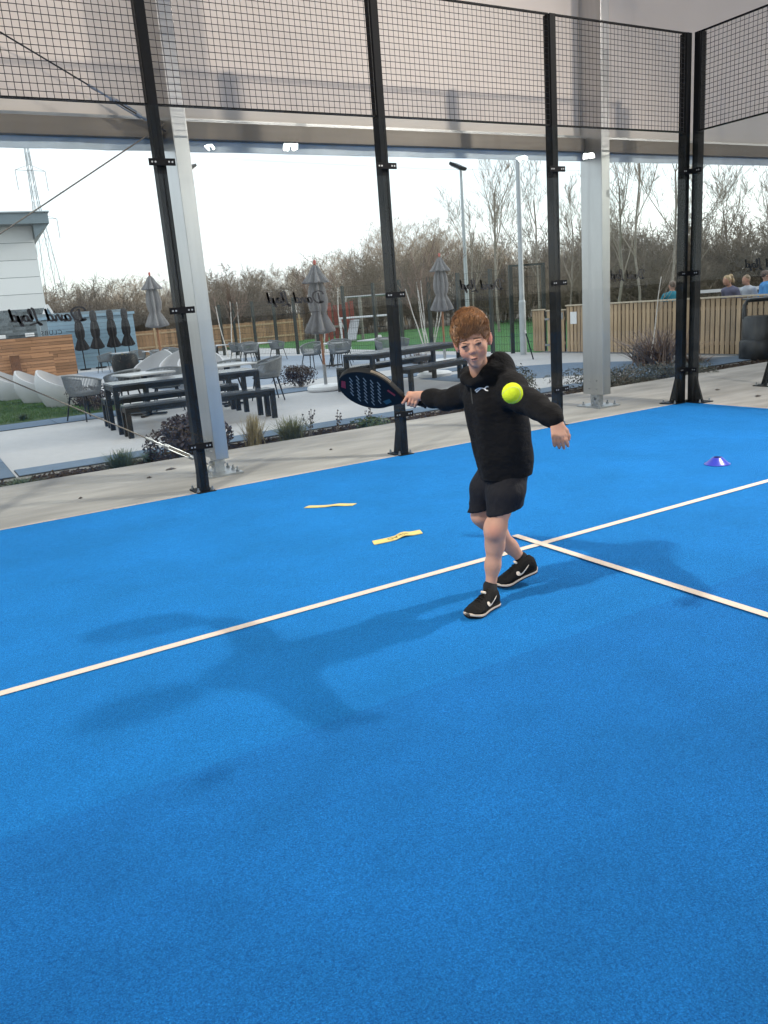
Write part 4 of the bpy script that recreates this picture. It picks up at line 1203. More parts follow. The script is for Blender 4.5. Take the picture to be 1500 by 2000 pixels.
TALL = [(38.6, 36, 8.6, 'tall bare tree right of the pale lamp pole, its fork hidden by a cage post'),
        (41.3, 38, 9.4, 'tall bare tree seen between the cage post and the aluminium column'),
        (43.4, 40, 7.6, 'thin bare tree just left of the aluminium column'),
        (46.2, 33, 8.9, 'tall bare tree directly right of the aluminium column'),
        (48.0, 36, 9.8, 'tall bare forked tree midway between aluminium column and corner post'),
        (49.8, 34, 9.6, 'tall bare tree with strong forked limbs left of the corner post'),
        (51.4, 39, 8.0, 'slim bare tree hidden partly by the corner post'),
        (53.2, 41, 7.6, 'slim bare tree first to the right of the corner post'),
        (54.6, 43, 7.0, 'slim bare tree second to the right of the corner post'),
        (56.2, 37, 9.2, 'tall pale bare tree at the right edge, above the woman'),
        (58.3, 38, 9.8, 'tall bare tree at the extreme right edge of the view'),
        (37.0, 40, 7.2, 'bare tree leaning left beside the pale lamp pole')]
for k, (az, D, H, lb) in enumerate(TALL):
    x, y = polar(az, D)
    tree_thing('bare_tree', lb, x, y, H, 0.062 if k != 11 else 0.05, 100 + k, M['treebark'], M['twig'], 'tall bare trees', z=-0.3, spread=0.22, levels=4, density=0.74, low=0.2, twig=0.0055, up=0.55, wob=0.10, lean=-0.18 if k == 11 else 0)
x, y = 5.85, 14.3
tree_thing('birch_tree', 'white multi-stemmed birch by the pitch, left of the boy', x, y, 3.4, 0.022, 41, M['birch'], mat('birch_twig', (0.20, 0.13, 0.10), 0.9), 'young birches', stems=6, spread=0.3, levels=2, density=0.6, low=0.45, twig=0.006, up=0.45, wob=0.06)
for k, (x, y, H, lb) in enumerate(((3.05, 24.2, 3.7, 'thin white birch stem nearest the left column'), (3.75, 24.9, 3.3, 'thin white birch stem between two dark fence posts'), (5.0, 20.0, 3.2, 'thin white birch stem left of the middle parasol'), (5.6, 19.4, 3.4, 'thin white birch stem right behind the middle parasol'))):
    tree_thing('birch_tree', lb, x, y, H, 0.028, 60 + k, M['birch'], _mats['birch_twig'], 'young birches', stems=2 if k in (0, 2) else 1, spread=0.35, levels=2, density=0.8, low=0.4, twig=0.006, up=0.4, wob=0.06)
x, y = 4.3, 4.35
tree_thing('sapling', 'thin bare sapling in front of the timber fence, left of the corner post', x, y, 2.1, 0.016, 77, M['birch'], M['twig'], None, spread=0.3, levels=2, density=0.35, low=0.5, twig=0.004, up=0.4, wob=0.05)

def leaf_shrub(name, label, x, y, z, rx, ry, h, n, size, m, seed=0, stems=10, flat=0.0, cat='shrub', spikes=0):
    g = np.random.default_rng(seed)
    t = thing(name, label, cat, (x, y, z), g.uniform(0, 6))
    # uneven dome: several lobes
    lobes = [(np.array([g.normal(0, .38) * rx, g.normal(0, .38) * ry, h * g.uniform(0.35, 0.62)]), g.uniform(0.42, 0.72)) for _ in range(9)]
    P, N = [], []
    while len(P) < n:
        c, s_ = lobes[g.integers(len(lobes))]
        d = g.normal(0, 1, 3); d /= np.linalg.norm(d)
        rr = g.uniform(0.55, 1.06) ** 0.5
        p = c + d * np.array([rx, ry, h * 0.6]) * s_ * rr
        if p[2] < 0.01 or p[2] > h * 1.15: continue
        P.append(p); N.append(d)
    P = np.array(P); N = np.array(N) + g.normal(0, .55, (n, 3)); N /= np.linalg.norm(N, axis=1, keepdims=True)
    a = np.cross(N, g.normal(0, 1, (n, 3))); a /= np.linalg.norm(a, axis=1, keepdims=True); c = np.cross(N, a)
    s_ = size * g.uniform(0.6, 1.25, (n, 1))
    V = np.stack([P - a * s_, P - c * s_ * 0.45 + N * s_ * .12, P + a * s_, P + c * s_ * 0.45 + N * s_ * .12], axis=1).reshape(-1, 3)
    F = np.arange(4 * n).reshape(n, 4)
    tag(np_mesh('foliage', V, F, m, t, smooth=False), kind='stuff')
    S = []
    for k in range(stems):
        an = g.uniform(0, 6.28); e = np.array([math.cos(an) * rx * g.uniform(.2, .8), math.sin(an) * ry * g.uniform(.2, .8), h * g.uniform(.6, .95)])
        S.append((np.array([0.03 * math.cos(an), 0.03 * math.sin(an), 0]), e * 0.5 + np.array([0, 0, h * .1]), 0.010, 0.007)); S.append((e * 0.5 + np.array([0, 0, h * .1]), e, 0.007, 0.004))
    V, F = segs_mesh(S, 5, 4, 0.0); np_mesh('stems', V, F, M['treebark'], t)
    return t
def tussock(name, label, x, y, z, r, h, n, m, seed=0, w=0.006, cat='grass tuft', droop=0.5):
    g = np.random.default_rng(seed)
    V, F = [], []
    for i in range(n):
        an = g.uniform(0, 6.28); out = abs(g.normal(0, 1)) * 0.45 + 0.08; hh = h * g.uniform(0.5, 1.05)
        bx, by = g.normal(0, r * .18), g.normal(0, r * .18)
        dx, dy = math.cos(an), math.sin(an); sx, sy = -dy, dx
        pts = []
        for k in range(5):
            s_ = k / 4
            rad = r * out * (s_ + droop * s_ * s_)
            pts.append((bx + dx * rad, by + dy * rad, hh * (s_ - 0.30 * droop * out * s_ * s_)))
        b0 = len(V)
        for k, p in enumerate(pts):
            ww = w * (1 - 0.85 * (k / 4) ** 1.5) * g.uniform(.7, 1.2)
            V += [(p[0] - sx * ww, p[1] - sy * ww, p[2]), (p[0] + sx * ww, p[1] + sy * ww, p[2])]
            if k: F.append((b0 + 2 * k - 2, b0 + 2 * k - 1, b0 + 2 * k + 1, b0 + 2 * k))
    o = np_mesh(name, np.array(V), np.array(F), m, None, smooth=False)
    o.location = (x, y, z)
    tag(o, label, cat)
    return o
BZ = PZ - 0.03
leaf_shrub('evergreen_shrub', 'dark evergreen shrub at the foot of the left column', -5.30, 2.62, BZ, 0.42, 0.36, 0.58, 5200, 0.028, M['leaf_dk'], 1)
leaf_shrub('low_shrub', 'low green shrub in the bed left of the racket post', -2.95, 2.42, BZ, 0.36, 0.22, 0.22, 1100, 0.022, M['leaf_gn'], 2)
leaf_shrub('dark_shrub', "dark twiggy shrub in the bed behind the boy's left arm", -0.85, 2.5, BZ, 0.62, 0.42, 0.66, 2600, 0.026, M['leaf_gr'], 3, stems=26)
leaf_shrub('heather_shrub', 'low grey-green heather in the bed beside the aluminium column', 1.5, 2.55, BZ, 0.75, 0.35, 0.42, 2600, 0.022, M['leaf_gr'], 4, stems=30)
leaf_shrub('heather_shrub', 'low grey-green heather in the bed left of the corner post', 2.75, 2.5, BZ, 0.65, 0.35, 0.36, 2000, 0.022, M['leaf_gr'], 5, stems=22)
leaf_shrub('round_shrub', 'round dark red shrub on the patio left of the middle parasol', -0.95, 9.0, PZ, 0.36, 0.36, 0.52, 1800, 0.028, M['leaf_dk'], 6)
leaf_shrub('dark_red_shrub', 'dark red shrub beside the tub seats at the lawn corner', -5.05, 9.35, PZ, 0.55, 0.4, 0.52, 1900, 0.03, M['leaf_dk'], 7)
tussock('grass_tuft', 'dark green grass tuft in the bed left of the left column', -6.15, 2.5, BZ, 0.22, 0.26, 420, M['blade_gn'], 1)
tussock('grass_tuft', 'small green grass tuft in the bed beside the evergreen shrub', -5.75, 2.78, BZ, 0.16, 0.16, 260, M['blade_gn'], 12)
tussock('dry_grass_tuft', 'straw-coloured upright grass tuft right of the left column', -4.5, 2.72, BZ, 0.20, 0.42, 260, M['blade_dry'], 2, droop=0.25)
tussock('grass_tuft', 'wispy green grass tuft right of the straw-coloured tuft', -4.05, 2.6, BZ, 0.30, 0.34, 420, M['blade'], 3)
tussock('grass_tuft', 'low moss-green grass tuft at the left frame edge of the bed', -7.2, 2.4, BZ, 0.22, 0.13, 320, M['blade_gn'], 4)
tussock('grass_tuft', 'tiny grass tuft on the lawn edge by the tub seats', -6.35, 9.3, PZ, 0.14, 0.16, 160, M['blade_gn'], 5)
tussock('spiky_plant', 'brown spiky plant in front of the timber fence by the corner post', 4.55, 4.35, PZ - 0.0, 0.95, 0.78, 300, M['phorm'], 6, w=0.016, cat='plant', droop=0.7)
tussock('spiky_plant', 'low reddish spiky plant under the table behind the boy', 3.35, 11.0, PZ, 0.42, 0.34, 150, M['phorm'], 7, w=0.012, cat='plant', droop=0.5)
tussock('spiky_plant', 'brown trailing tuft right of the corner post foot', 5.05, 3.95, PZ, 0.45, 0.16, 130, M['phorm'], 14, w=0.014, cat='plant', droop=0.9)
o = tussock('pot_grass', 'dry straw grass spilling from the dark planter pot', -2.62, 17.2, PZ + 0.42, 0.45, 0.4, 110, M['blade_dry'], 8, w=0.01, droop=0.8)
# thin flowering perennials in the bed
for k, (x, y, h, n, lb) in enumerate(((-3.72, 2.72, 0.46, 5, 'thin dead flower stems standing in the bed below the racket'), (-3.28, 2.85, 0.30, 4, 'short dead flower stems in the bed below the racket'), (-2.85, 2.72, 0.32, 5, 'small seed heads above the low green shrub'))):
    g = np.random.default_rng(300 + k)
    t = thing('perennial', lb, 'plant', (x, y, BZ), 0, 'dead perennials')
    S, b = [], MB()
    for i in range(n):
        e = np.array([g.normal(0, .08), g.normal(0, .05), h * g.uniform(.6, 1)])
        S.append((np.array([g.normal(0, .02), g.normal(0, .02), 0]), e, 0.004, 0.003))
        for j in range(5):
            p = e * (0.45 + 0.13 * j) + g.normal(0, .012, 3)
            b.lathe([(0.0, -0.012), (0.013, 0.0), (0.0, 0.014)], 6, p)
    V, F = segs_mesh(S, 5, 4, 0.0); np_mesh('stalks', V, F, M['treebark'], t)
    tag(b.build('seed_heads', M['leaf_dk'], t), kind='stuff')

# bark mulch
g = np.random.default_rng(21)
n = 9000
C0 = np.stack([np.concatenate([g.uniform(-8.6, -1, n - 2600), g.uniform(-1, 6.2, 2600)]), g.uniform(1.99, 3.08, n), np.full(n, BZ) + g.uniform(0.002, 0.03, n)], axis=1)
a = g.normal(0, 1, (n, 3)) * [1, 1, .35]; a /= np.linalg.norm(a, axis=1, keepdims=True)
c = np.cross(a, g.normal(0, .35, (n, 3)) + [0, 0, 1]); c /= np.linalg.norm(c, axis=1, keepdims=True); u = np.cross(a, c)
L = g.uniform(.014, .042, (n, 1)); W = g.uniform(.007, .018, (n, 1)); T = 0.004
V = np.stack([C0 - a * L - c * W, C0 + a * L - c * W * .7, C0 + a * L * .9 + c * W, C0 - a * L * .8 + c * W * .8,
              C0 - a * L * .9 - c * W * .9 + u * T * 2, C0 + a * L * .9 - c * W * .6 + u * T * 2, C0 + a * L * .8 + c * W * .9 + u * T * 2, C0 - a * L * .8 + c * W * .7 + u * T * 2], axis=1).reshape(-1, 3)
base = (np.arange(n) * 8)[:, None, None]
F = (base + np.array([[4, 5, 6, 7], [0, 1, 5, 4], [1, 2, 6, 5], [2, 3, 7, 6], [3, 0, 4, 7]])[None]).reshape(-1, 4)
tag(np_mesh('bark_mulch', V, F, M['bark'], smooth=False), 'bark chip mulch covering the planting bed', 'mulch', kind='stuff')

# lawn by the tub seats: sheet and blades
lawn_poly = [(-9.0, 9.0), (-4.75, 9.0), (-4.3, 10.4), (-4.6, 12.5), (-5.3, 14.9), (-9, 15.5)]
b = MB(); b.prism([(x, y, 0) for x, y in lawn_poly], (0, 0, PZ - 0.05), (0, 0, PZ + 0.012))
tag(b.build('lawn', mat('lawn_soil', (0.05, 0.085, 0.025), 0.95, var=0.3, vscale=6)), kind='structure')
n = 26000
P = np.stack([g.uniform(-8.5, -4.6, n), g.uniform(9.05, 15.0, n) ** 1.0], axis=1)
keep = P[:, 0] < np.interp(P[:, 1], [9, 10.4, 12.5, 14.9], [-4.8, -4.4, -4.7, -5.4])
P = P[keep]; n = len(P)
an = g.uniform(0, 6.28, n); h = g.uniform(0.02, 0.05, n); w = 0.006
dx, dy = np.cos(an) * w, np.sin(an) * w
V = np.stack([np.stack([P[:, 0] - dx, P[:, 1] - dy, np.full(n, PZ + 0.01)], 1), np.stack([P[:, 0] + dx, P[:, 1] + dy, np.full(n, PZ + 0.01)], 1),
              np.stack([P[:, 0] + g.normal(0, .012, n), P[:, 1] + g.normal(0, .012, n), PZ + 0.012 + h], 1)], axis=1).reshape(-1, 3)
tag(np_mesh('lawn_grass', V, np.arange(3 * n).reshape(n, 3), M['lawn'], smooth=False), 'short green grass of the lawn by the tub seats', 'grass', kind='stuff')
# fallen leaves and crumbs on the slab
for k, (x, y, s_) in enumerate(((-5.92, 1.35, 0.06), (-6.2, 1.1, 0.028), (-4.35, 0.92, 0.022), (-3.4, 1.0, 0.02), (-6.9, 0.7, 0.02), (1.1, 0.4, 0.05), (0.8, -0.4, 0.06))):
    b = MB(); b.add([(-s_, -s_ * .35, 0.004), (0, -s_ * .5, 0.012), (s_, -s_ * .1, 0.004), (s_ * .3, s_ * .45, 0.016), (-s_ * .6, s_ * .4, 0.008), (0, 0, 0.0)], [(0, 1, 2, 3, 4), (1, 0, 5), (2, 1, 5), (3, 2, 5), (4, 3, 5), (0, 4, 5)])
    tag(b.build('fallen_leaf', M['bark'], None, loc=(x, y, 0.001)), 'brown leaf scrap on the concrete slab, %s' % ('largest, left of the left column', 'small, left of the largest scrap', 'speck right of the left column', 'speck near the racket post', 'speck at the left frame side', 'right of the corner post foot', 'near the court edge at right')[k], 'leaf', 'leaf scraps on the slab')

# ------------------------------------------------------------------ people: smooth implicit bodies meshed with surface nets
class Body:
    def __init__(self): self.p = []
    def cap(self, a, b, ra, rb=None, k=0.02, sub=False):
        self.p.append(('c', np.array(a, float), np.array(b, float), ra, ra if rb is None else rb, k, sub)); return self
    def chain(self, pts, rs, k=0.02):
        for i in range(len(pts) - 1): self.cap(pts[i], pts[i + 1], rs[i], rs[i + 1], k)
        return self
    def ell(self, c, r, axes=None, k=0.02, sub=False):
        A = np.eye(3) if axes is None else np.array(axes, float)      # rows = axes
        self.p.append(('e', np.array(c, float), np.array(r, float), A, None, k, sub)); return self
    def mesh(self, cell, noise=0.0, nscale=25.0, seed=0, clip=None):
        lo = np.full(3, 1e9); hi = -lo
        for q in self.p:
            if q[6]: continue
            if q[0] == 'c':
                m = max(q[3], q[4]); l_, h_ = np.minimum(q[1], q[2]) - m, np.maximum(q[1], q[2]) + m
            else:
                m = q[2].max(); l_, h_ = q[1] - m, q[1] + m
            lo = np.minimum(lo, l_); hi = np.maximum(hi, h_)
        lo -= 4 * cell + noise; hi += 4 * cell + noise
        n = np.ceil((hi - lo) / cell).astype(int) + 1
        ax = [lo[i] + cell * np.arange(n[i], dtype=np.float32) for i in range(3)]
        Fd = np.full(n, 0.2, dtype=np.float32)
        for q in self.p:
            pad = q[5] * 1.5 + 3 * cell
            if q[0] == 'c':
                m = max(q[3], q[4]); l_, h_ = np.minimum(q[1], q[2]) - m - pad, np.maximum(q[1], q[2]) + m + pad
            else:
                m = q[2].max(); l_, h_ = q[1] - m - pad, q[1] + m + pad
            i0 = np.maximum(0, ((l_ - lo) / cell).astype(int)); i1 = np.minimum(n, ((h_ - lo) / cell).astype(int) + 2)
            if (i1 <= i0).any(): continue
            X, Y, Z = np.meshgrid(ax[0][i0[0]:i1[0]], ax[1][i0[1]:i1[1]], ax[2][i0[2]:i1[2]], indexing='ij')
            if q[0] == 'c':
                a, b_ = q[1], q[2]; d = b_ - a; L2 = d.dot(d) + 1e-12
                t = np.clip(((X - a[0]) * d[0] + (Y - a[1]) * d[1] + (Z - a[2]) * d[2]) / L2, 0, 1)
                D = np.sqrt((X - a[0] - t * d[0]) ** 2 + (Y - a[1] - t * d[1]) ** 2 + (Z - a[2] - t * d[2]) ** 2) - (q[3] + (q[4] - q[3]) * t)
            else:
                c_, r_, A = q[1], q[2], q[3]
                dx, dy, dz = X - c_[0], Y - c_[1], Z - c_[2]
                u = [(dx * A[i][0] + dy * A[i][1] + dz * A[i][2]) / r_[i] for i in range(3)]
                k0 = np.sqrt(u[0] ** 2 + u[1] ** 2 + u[2] ** 2); k1 = np.sqrt((u[0] / r_[0]) ** 2 + (u[1] / r_[1]) ** 2 + (u[2] / r_[2]) ** 2) + 1e-9
                D = k0 * (k0 - 1) / k1
            sl = (slice(i0[0], i1[0]), slice(i0[1], i1[1]), slice(i0[2], i1[2]))
            A_ = Fd[sl]; k = q[5]
            if q[6]:
                Bn = -D; h = np.clip(0.5 - 0.5 * (Bn - A_) / k, 0, 1); Fd[sl] = Bn + (A_ - Bn) * h + k * h * (1 - h)
            else:
                h = np.clip(0.5 + 0.5 * (D - A_) / k, 0, 1); Fd[sl] = D * (1 - h) + A_ * h - k * h * (1 - h)
        if noise:
            g = np.random.default_rng(seed)
            X, Y, Z = np.meshgrid(ax[0], ax[1], ax[2], indexing='ij', sparse=True)
            for i in range(6):
                v = g.normal(0, 1, 3); v /= np.linalg.norm(v); s_ = nscale * g.uniform(0.5, 1.7); ph = g.uniform(0, 6.28); w = g.normal(0, 1, 3) * nscale * .4
                Fd += (noise / 2.2 * np.sin(s_ * (X * v[0] + Y * v[1] + Z * v[2]) + ph + 1.2 * np.sin(X * w[0] + Y * w[1] + Z * w[2]))).astype(np.float32)
        if clip is not None: Fd = np.maximum(Fd, clip(*np.meshgrid(ax[0], ax[1], ax[2], indexing='ij', sparse=True)).astype(np.float32))
        S = Fd < 0
        c8 = [S[i:n[0] - 1 + i, j:n[1] - 1 + j, k:n[2] - 1 + k] for i in (0, 1) for j in (0, 1) for k in (0, 1)]
        cnt = sum(c.astype(np.int8) for c in c8)
        mask = (cnt > 0) & (cnt < 8)
        idx = np.argwhere(mask)
        vid = np.full(mask.shape, -1, dtype=np.int64); vid[mask] = np.arange(len(idx))
        corner = np.array([(i, j, k) for i in (0, 1) for j in (0, 1) for k in (0, 1)])
        vals = np.stack([Fd[idx[:, 0] + c[0], idx[:, 1] + c[1], idx[:, 2] + c[2]] for c in corner], axis=1)
        acc = np.zeros((len(idx), 3)); cn = np.zeros(len(idx))
        for a in range(8):
            for b_ in range(a + 1, 8):
                if np.abs(corner[a] - corner[b_]).sum() != 1: continue
                va, vb = vals[:, a], vals[:, b_]
                cr = (va < 0) != (vb < 0)
                t = np.where(cr, va / np.where(np.abs(va - vb) < 1e-12, 1, va - vb), 0)
                p = corner[a] + (corner[b_] - corner[a]) * t[:, None]
                acc += p * cr[:, None]; cn += cr
        V = lo + cell * (idx + acc / cn[:, None])
        Fq = []
        for axn in range(3):
            sl0 = [slice(None)] * 3; sl1 = [slice(None)] * 3
            sl0[axn] = slice(0, n[axn] - 1); sl1[axn] = slice(1, n[axn])
            a, b_ = S[tuple(sl0)], S[tuple(sl1)]
            e = np.argwhere(a != b_); sgn = a[tuple(e.T)]
            o1, o2 = [(1, 2), (2, 0), (0, 1)][axn]
            ok = (e[:, o1] > 0) & (e[:, o2] > 0) & (e[:, o1] < n[o1] - 1) & (e[:, o2] < n[o2] - 1)
            e, sgn = e[ok], sgn[ok]
            def cell_at(d1, d2):
                q = e.copy(); q[:, o1] -= d1; q[:, o2] -= d2; return vid[tuple(q.T)]
            Q = np.stack([cell_at(1, 1), cell_at(0, 1), cell_at(0, 0), cell_at(1, 0)], axis=1)
            Q[~sgn] = Q[~sgn][:, ::-1]
            Fq.append(Q)
        return V, np.concatenate(Fq)

def nrm(v): v = np.array(v, float); return v / np.linalg.norm(v)

M['skin'] = mat('skin', (0.48, 0.275, 0.20), 0.8, var=0.09, vscale=22, sub=0.12, spec=0.18)
M['lip'] = mat('lips', (0.46, 0.205, 0.165), 0.5)
M['blush'] = mat('ear_skin', (0.60, 0.27, 0.20), 0.5, sub=0.2)
M['eyew'] = mat('eye_white', (0.20, 0.18, 0.165), 0.5)
M['eyed'] = mat('eye_iris', (0.03, 0.022, 0.018), 0.25)
M['brow'] = mat('brow_hair', (0.075, 0.04, 0.022), 0.8)
M['hair'] = mat('auburn_hair', (0.17, 0.083, 0.038), 0.55, var=0.5, vscale=30, rnd=0)
M['hoodie'] = mat('black_fleece', (0.0065, 0.0065, 0.0072), 0.95, var=0.2, vscale=30, bump=0.55, bscale=20, bdist=0.02, spec=0.2, stretch=(1, 1, 1.8))
M['shorts'] = mat('black_shorts', (0.005, 0.0055, 0.009), 0.8, bump=0.45, bscale=22, bdist=0.02, stretch=(1.6, 1.6, 0.8), spec=0.3)
M['sock'] = mat('black_sock', (0.010, 0.010, 0.011), 0.95)
M['shoe'] = mat('black_shoe', (0.006, 0.006, 0.006), 0.85, spec=0.2, bump=0.4, bscale=130, var=0.3, vscale=40)
M['sole'] = mat('pale_sole', (0.52, 0.44, 0.36), 0.7, var=0.1, vscale=20)
M['cream'] = mat('cream_mark', (0.66, 0.58, 0.48), 0.7)
M['whitemark'] = mat('white_mark', (0.7, 0.7, 0.7), 0.6)

# --- the boy; local x = towards the right of the court corner view, y = away, z = up
boy = thing('person', 'boy with auburn hair in black hoodie and shorts swinging a padel racket', 'person', (-5.68, -3.53, 0.0), R(-37.9232))
head = np.array([-0.075, -0.125, 1.238])
hz_ = nrm((-0.17, -0.05, 1.0)); hy_ = nrm(np.array([-0.03, -1.0, -0.16]) - hz_ * np.dot((-0.03, -1.0, -0.16), hz_)); hx_ = np.cross(hz_, hy_) * -1
hx_ = np.cross(hy_, hz_)
if hx_[0] < 0: hx_ = -hx_
def hp(x, y, z): return head + hx_ * x + hy_ * y + hz_ * z
HA = [hx_, hy_, hz_]
B = Body()
# skull, face, jaw
B.ell(hp(0, -0.012, 0.042), (0.073, 0.092, 0.088), HA, 0.02)
B.ell(hp(0, 0.020, -0.022), (0.0575, 0.066, 0.072), HA, 0.03)
B.ell(hp(0, 0.056, -0.084), (0.021, 0.026, 0.024), HA, 0.03)              # chin
for sx in (-1, 1):
    B.ell(hp(sx * 0.033, 0.060, -0.034), (0.021, 0.020, 0.022), HA, 0.03)   # cheeks
    B.ell(hp(sx * 0.0315, 0.101, 0.002), (0.019, 0.013, 0.0120), HA, 0.014, True)  # eye sockets
    B.ell(hp(sx * 0.0305, 0.0845, 0.001), (0.0155, 0.0125, 0.0125), HA, 0.008)   # lids over the eyeballs
    B.ell(hp(sx * 0.070, -0.012, -0.010), (0.009, 0.016, 0.025), HA, 0.006)   # ears
    B.ell(hp(sx * 0.0785, -0.020, -0.002), (0.0065, 0.015, 0.025), HA, 0.006)
    B.ell(hp(sx * 0.0085, 0.093, -0.034), (0.0065, 0.007, 0.006), HA, 0.006)    # nostril wings
B.cap(hp(0, 0.083, 0.002), hp(0, 0.0985, -0.029), 0.0060, 0.0085, 0.014)    # nose
B.ell(hp(0, 0.087, -0.058), (0.017, 0.010, 0.006), HA, 0.008)              # upper lip
B.ell(hp(0, 0.084, -0.070), (0.014, 0.010, 0.0065), HA, 0.008)
B.ell(hp(0, 0.099, -0.0645), (0.020, 0.010, 0.0022), HA, 0.003, True)      # mouth line
# neck, hidden trunk, legs
B.cap(hp(0, -0.02, -0.05), (-0.040, -0.045, 1.045), 0.042, 0.045, 0.03)
B.cap((-0.01, -0.01, 0.98), (0.035, -0.01, 0.72), 0.055, 0.07, 0.03)
B.cap((-0.09, 0.08, 0.99), (0.085, -0.12, 1.02), 0.036, 0.036, 0.03)
B.chain([(-0.09, 0.085, 1.0), (-0.233, 0.22, 0.952), (-0.352, 0.308, 0.966)], [0.028, 0.027, 0.0215], 0.015)
B.chain([(0.078, -0.152, 1.005), (0.190, -0.372, 0.963), (0.250, -0.498, 0.918)], [0.028, 0.027, 0.0205], 0.015)
B.chain([(0.0, 0.045, 0.66), (-0.062, 0.05, 0.47), (-0.078, 0.05, 0.402), (-0.055, 0.072, 0.365)], [0.050, 0.044, 0.0435, 0.041], 0.03)
B.chain([(-0.062, 0.062, 0.385), (0.005, 0.125, 0.285), (0.060, 0.150, 0.205), (0.121, 0.172, 0.118)], [0.041, 0.038, 0.0305, 0.0255], 0.035)
B.chain([(0.062, -0.05, 0.66), (0.018, -0.105, 0.47), (-0.008, -0.122, 0.392), (-0.013, -0.130, 0.365)], [0.050, 0.045, 0.0445, 0.042], 0.03)
B.ell((-0.017, -0.160, 0.378), (0.025, 0.020, 0.028), None, 0.025)          # kneecap
B.chain([(-0.013, -0.126, 0.37), (-0.016, -0.112, 0.295), (-0.030, -0.117, 0.20), (-0.046, -0.130, 0.085)], [0.0415, 0.0385, 0.0305, 0.0255], 0.04)
V1, F1 = B.mesh(0.0052)
# hands at finer resolution, fused inside the cuffs
A_ = nrm((-0.943, 0.0, 0.332)); U_ = np.array([0.332, 0.0, 0.943]); W_ = np.cross(A_, U_)   # racket axis, up-ish, depth
if W_[1] > 0: W_ = -W_                                                       # towards the camera side
RE = np.array([-0.332, 0.330, 0.915])                                        # butt of the handle
Hn = Body()
def ring(s_, ang, rad): return RE + A_ * s_ + (U_ * math.cos(ang) + W_ * math.sin(ang)) * rad
Hn.cap((-0.335, 0.292, 0.968), (-0.365, 0.315, 0.966), 0.021, 0.020, 0.015)
Hn.chain([(-0.350, 0.305, 0.967), ring(0.065, 0.15, 0.032), ring(0.10, 0.1, 0.031)], [0.021, 0.018, 0.014], 0.015)
Hn.chain([ring(0.050, 0.6, 0.030), ring(0.092, 0.7, 0.029)], [0.014, 0.012], 0.014)
for i, (s0, ln) in enumerate(((0.050, 0.93), (0.067, 1.0), (0.084, 1.0), (0.103, 0.95))):
    angs = np.linspace(0.45, 0.45 + 3.9 * ln, 7)
    Hn.chain([ring(s0 + 0.004 * j * (0.4 if i < 3 else 0.9), a, 0.0255 - 0.0006 * j) for j, a in enumerate(angs)], [0.0088, 0.0085, 0.0084, 0.0080, 0.0078, 0.0074, 0.0066], 0.004)
Hn.chain([ring(0.052, -0.3, 0.028), ring(0.080, -1.1, 0.027), ring(0.106, -1.7, 0.0265), ring(0.120, -2.4, 0.025)], [0.0125, 0.0105, 0.0092, 0.0075], 0.006)
V2, F2 = Hn.mesh(0.0026)
Lh = Body()
w0 = np.array([0.249, -0.497, 0.919]); fd = nrm((0.12, -0.50, -0.86)); side = nrm(np.cross(fd, (0.15, 0.72, -0.62)))
if side[0] < 0: side = -side                                                 # thumb side, to the image right
pn = np.cross(side, fd)                                                      # palm normal
if pn[2] > 0: pn = -pn
Lh.cap(w0 - fd * 0.025, w0 + fd * 0.012, 0.0205, 0.021, 0.015)
for j in range(4):
    o = (j - 1.5) * 0.0155
    Lh.cap(w0 + fd * 0.012 + side * o * 0.7, w0 + fd * 0.064 + side * o, 0.0135, 0.0108, 0.014)
for j, (L_, cl, sp) in enumerate(((0.046, 0.85, -0.06), (0.057, 0.70, -0.02), (0.060, 0.55, 0.03), (0.052, 0.45, 0.09))):
    o = (j - 1.5) * 0.0165
    p0 = w0 + fd * 0.066 + side * o; d = nrm(fd + side * sp)
    pts = [p0]; an = 0.15
    for q, fr in enumerate((0.42, 0.32, 0.26)):
        dd = d * math.cos(an) + pn * math.sin(an); pts.append(pts[-1] + dd * L_ * fr); an += cl * 0.75
    Lh.chain(pts, [0.0088, 0.0080, 0.0074, 0.0060], 0.004)
p0 = w0 + fd * 0.022 + side * 0.020
Lh.chain([p0, p0 + fd * 0.022 + side * 0.014 + pn * 0.008, p0 + fd * 0.045 + side * 0.019 + pn * 0.015, p0 + fd * 0.060 + side * 0.018 + pn * 0.020], [0.0125, 0.0105, 0.0090, 0.0065], 0.006)
V3, F3 = Lh.mesh(0.0026)
V3 = w0 + (V3 - w0) * 0.90
V = np.concatenate([V1, V2, V3]); F = np.concatenate([F1, F2 + len(V1), F3 + len(V1) + len(V2)])
skb = M['skin'].copy(); skb.name = 'skin_blush_eye_shade'
nt = skb.node_tree; pb = nt.nodes['Principled BSDF']; src = pb.inputs['Base Color'].links[0].from_socket
tcb = nt.nodes.new('ShaderNodeTexCoord'); prev = src
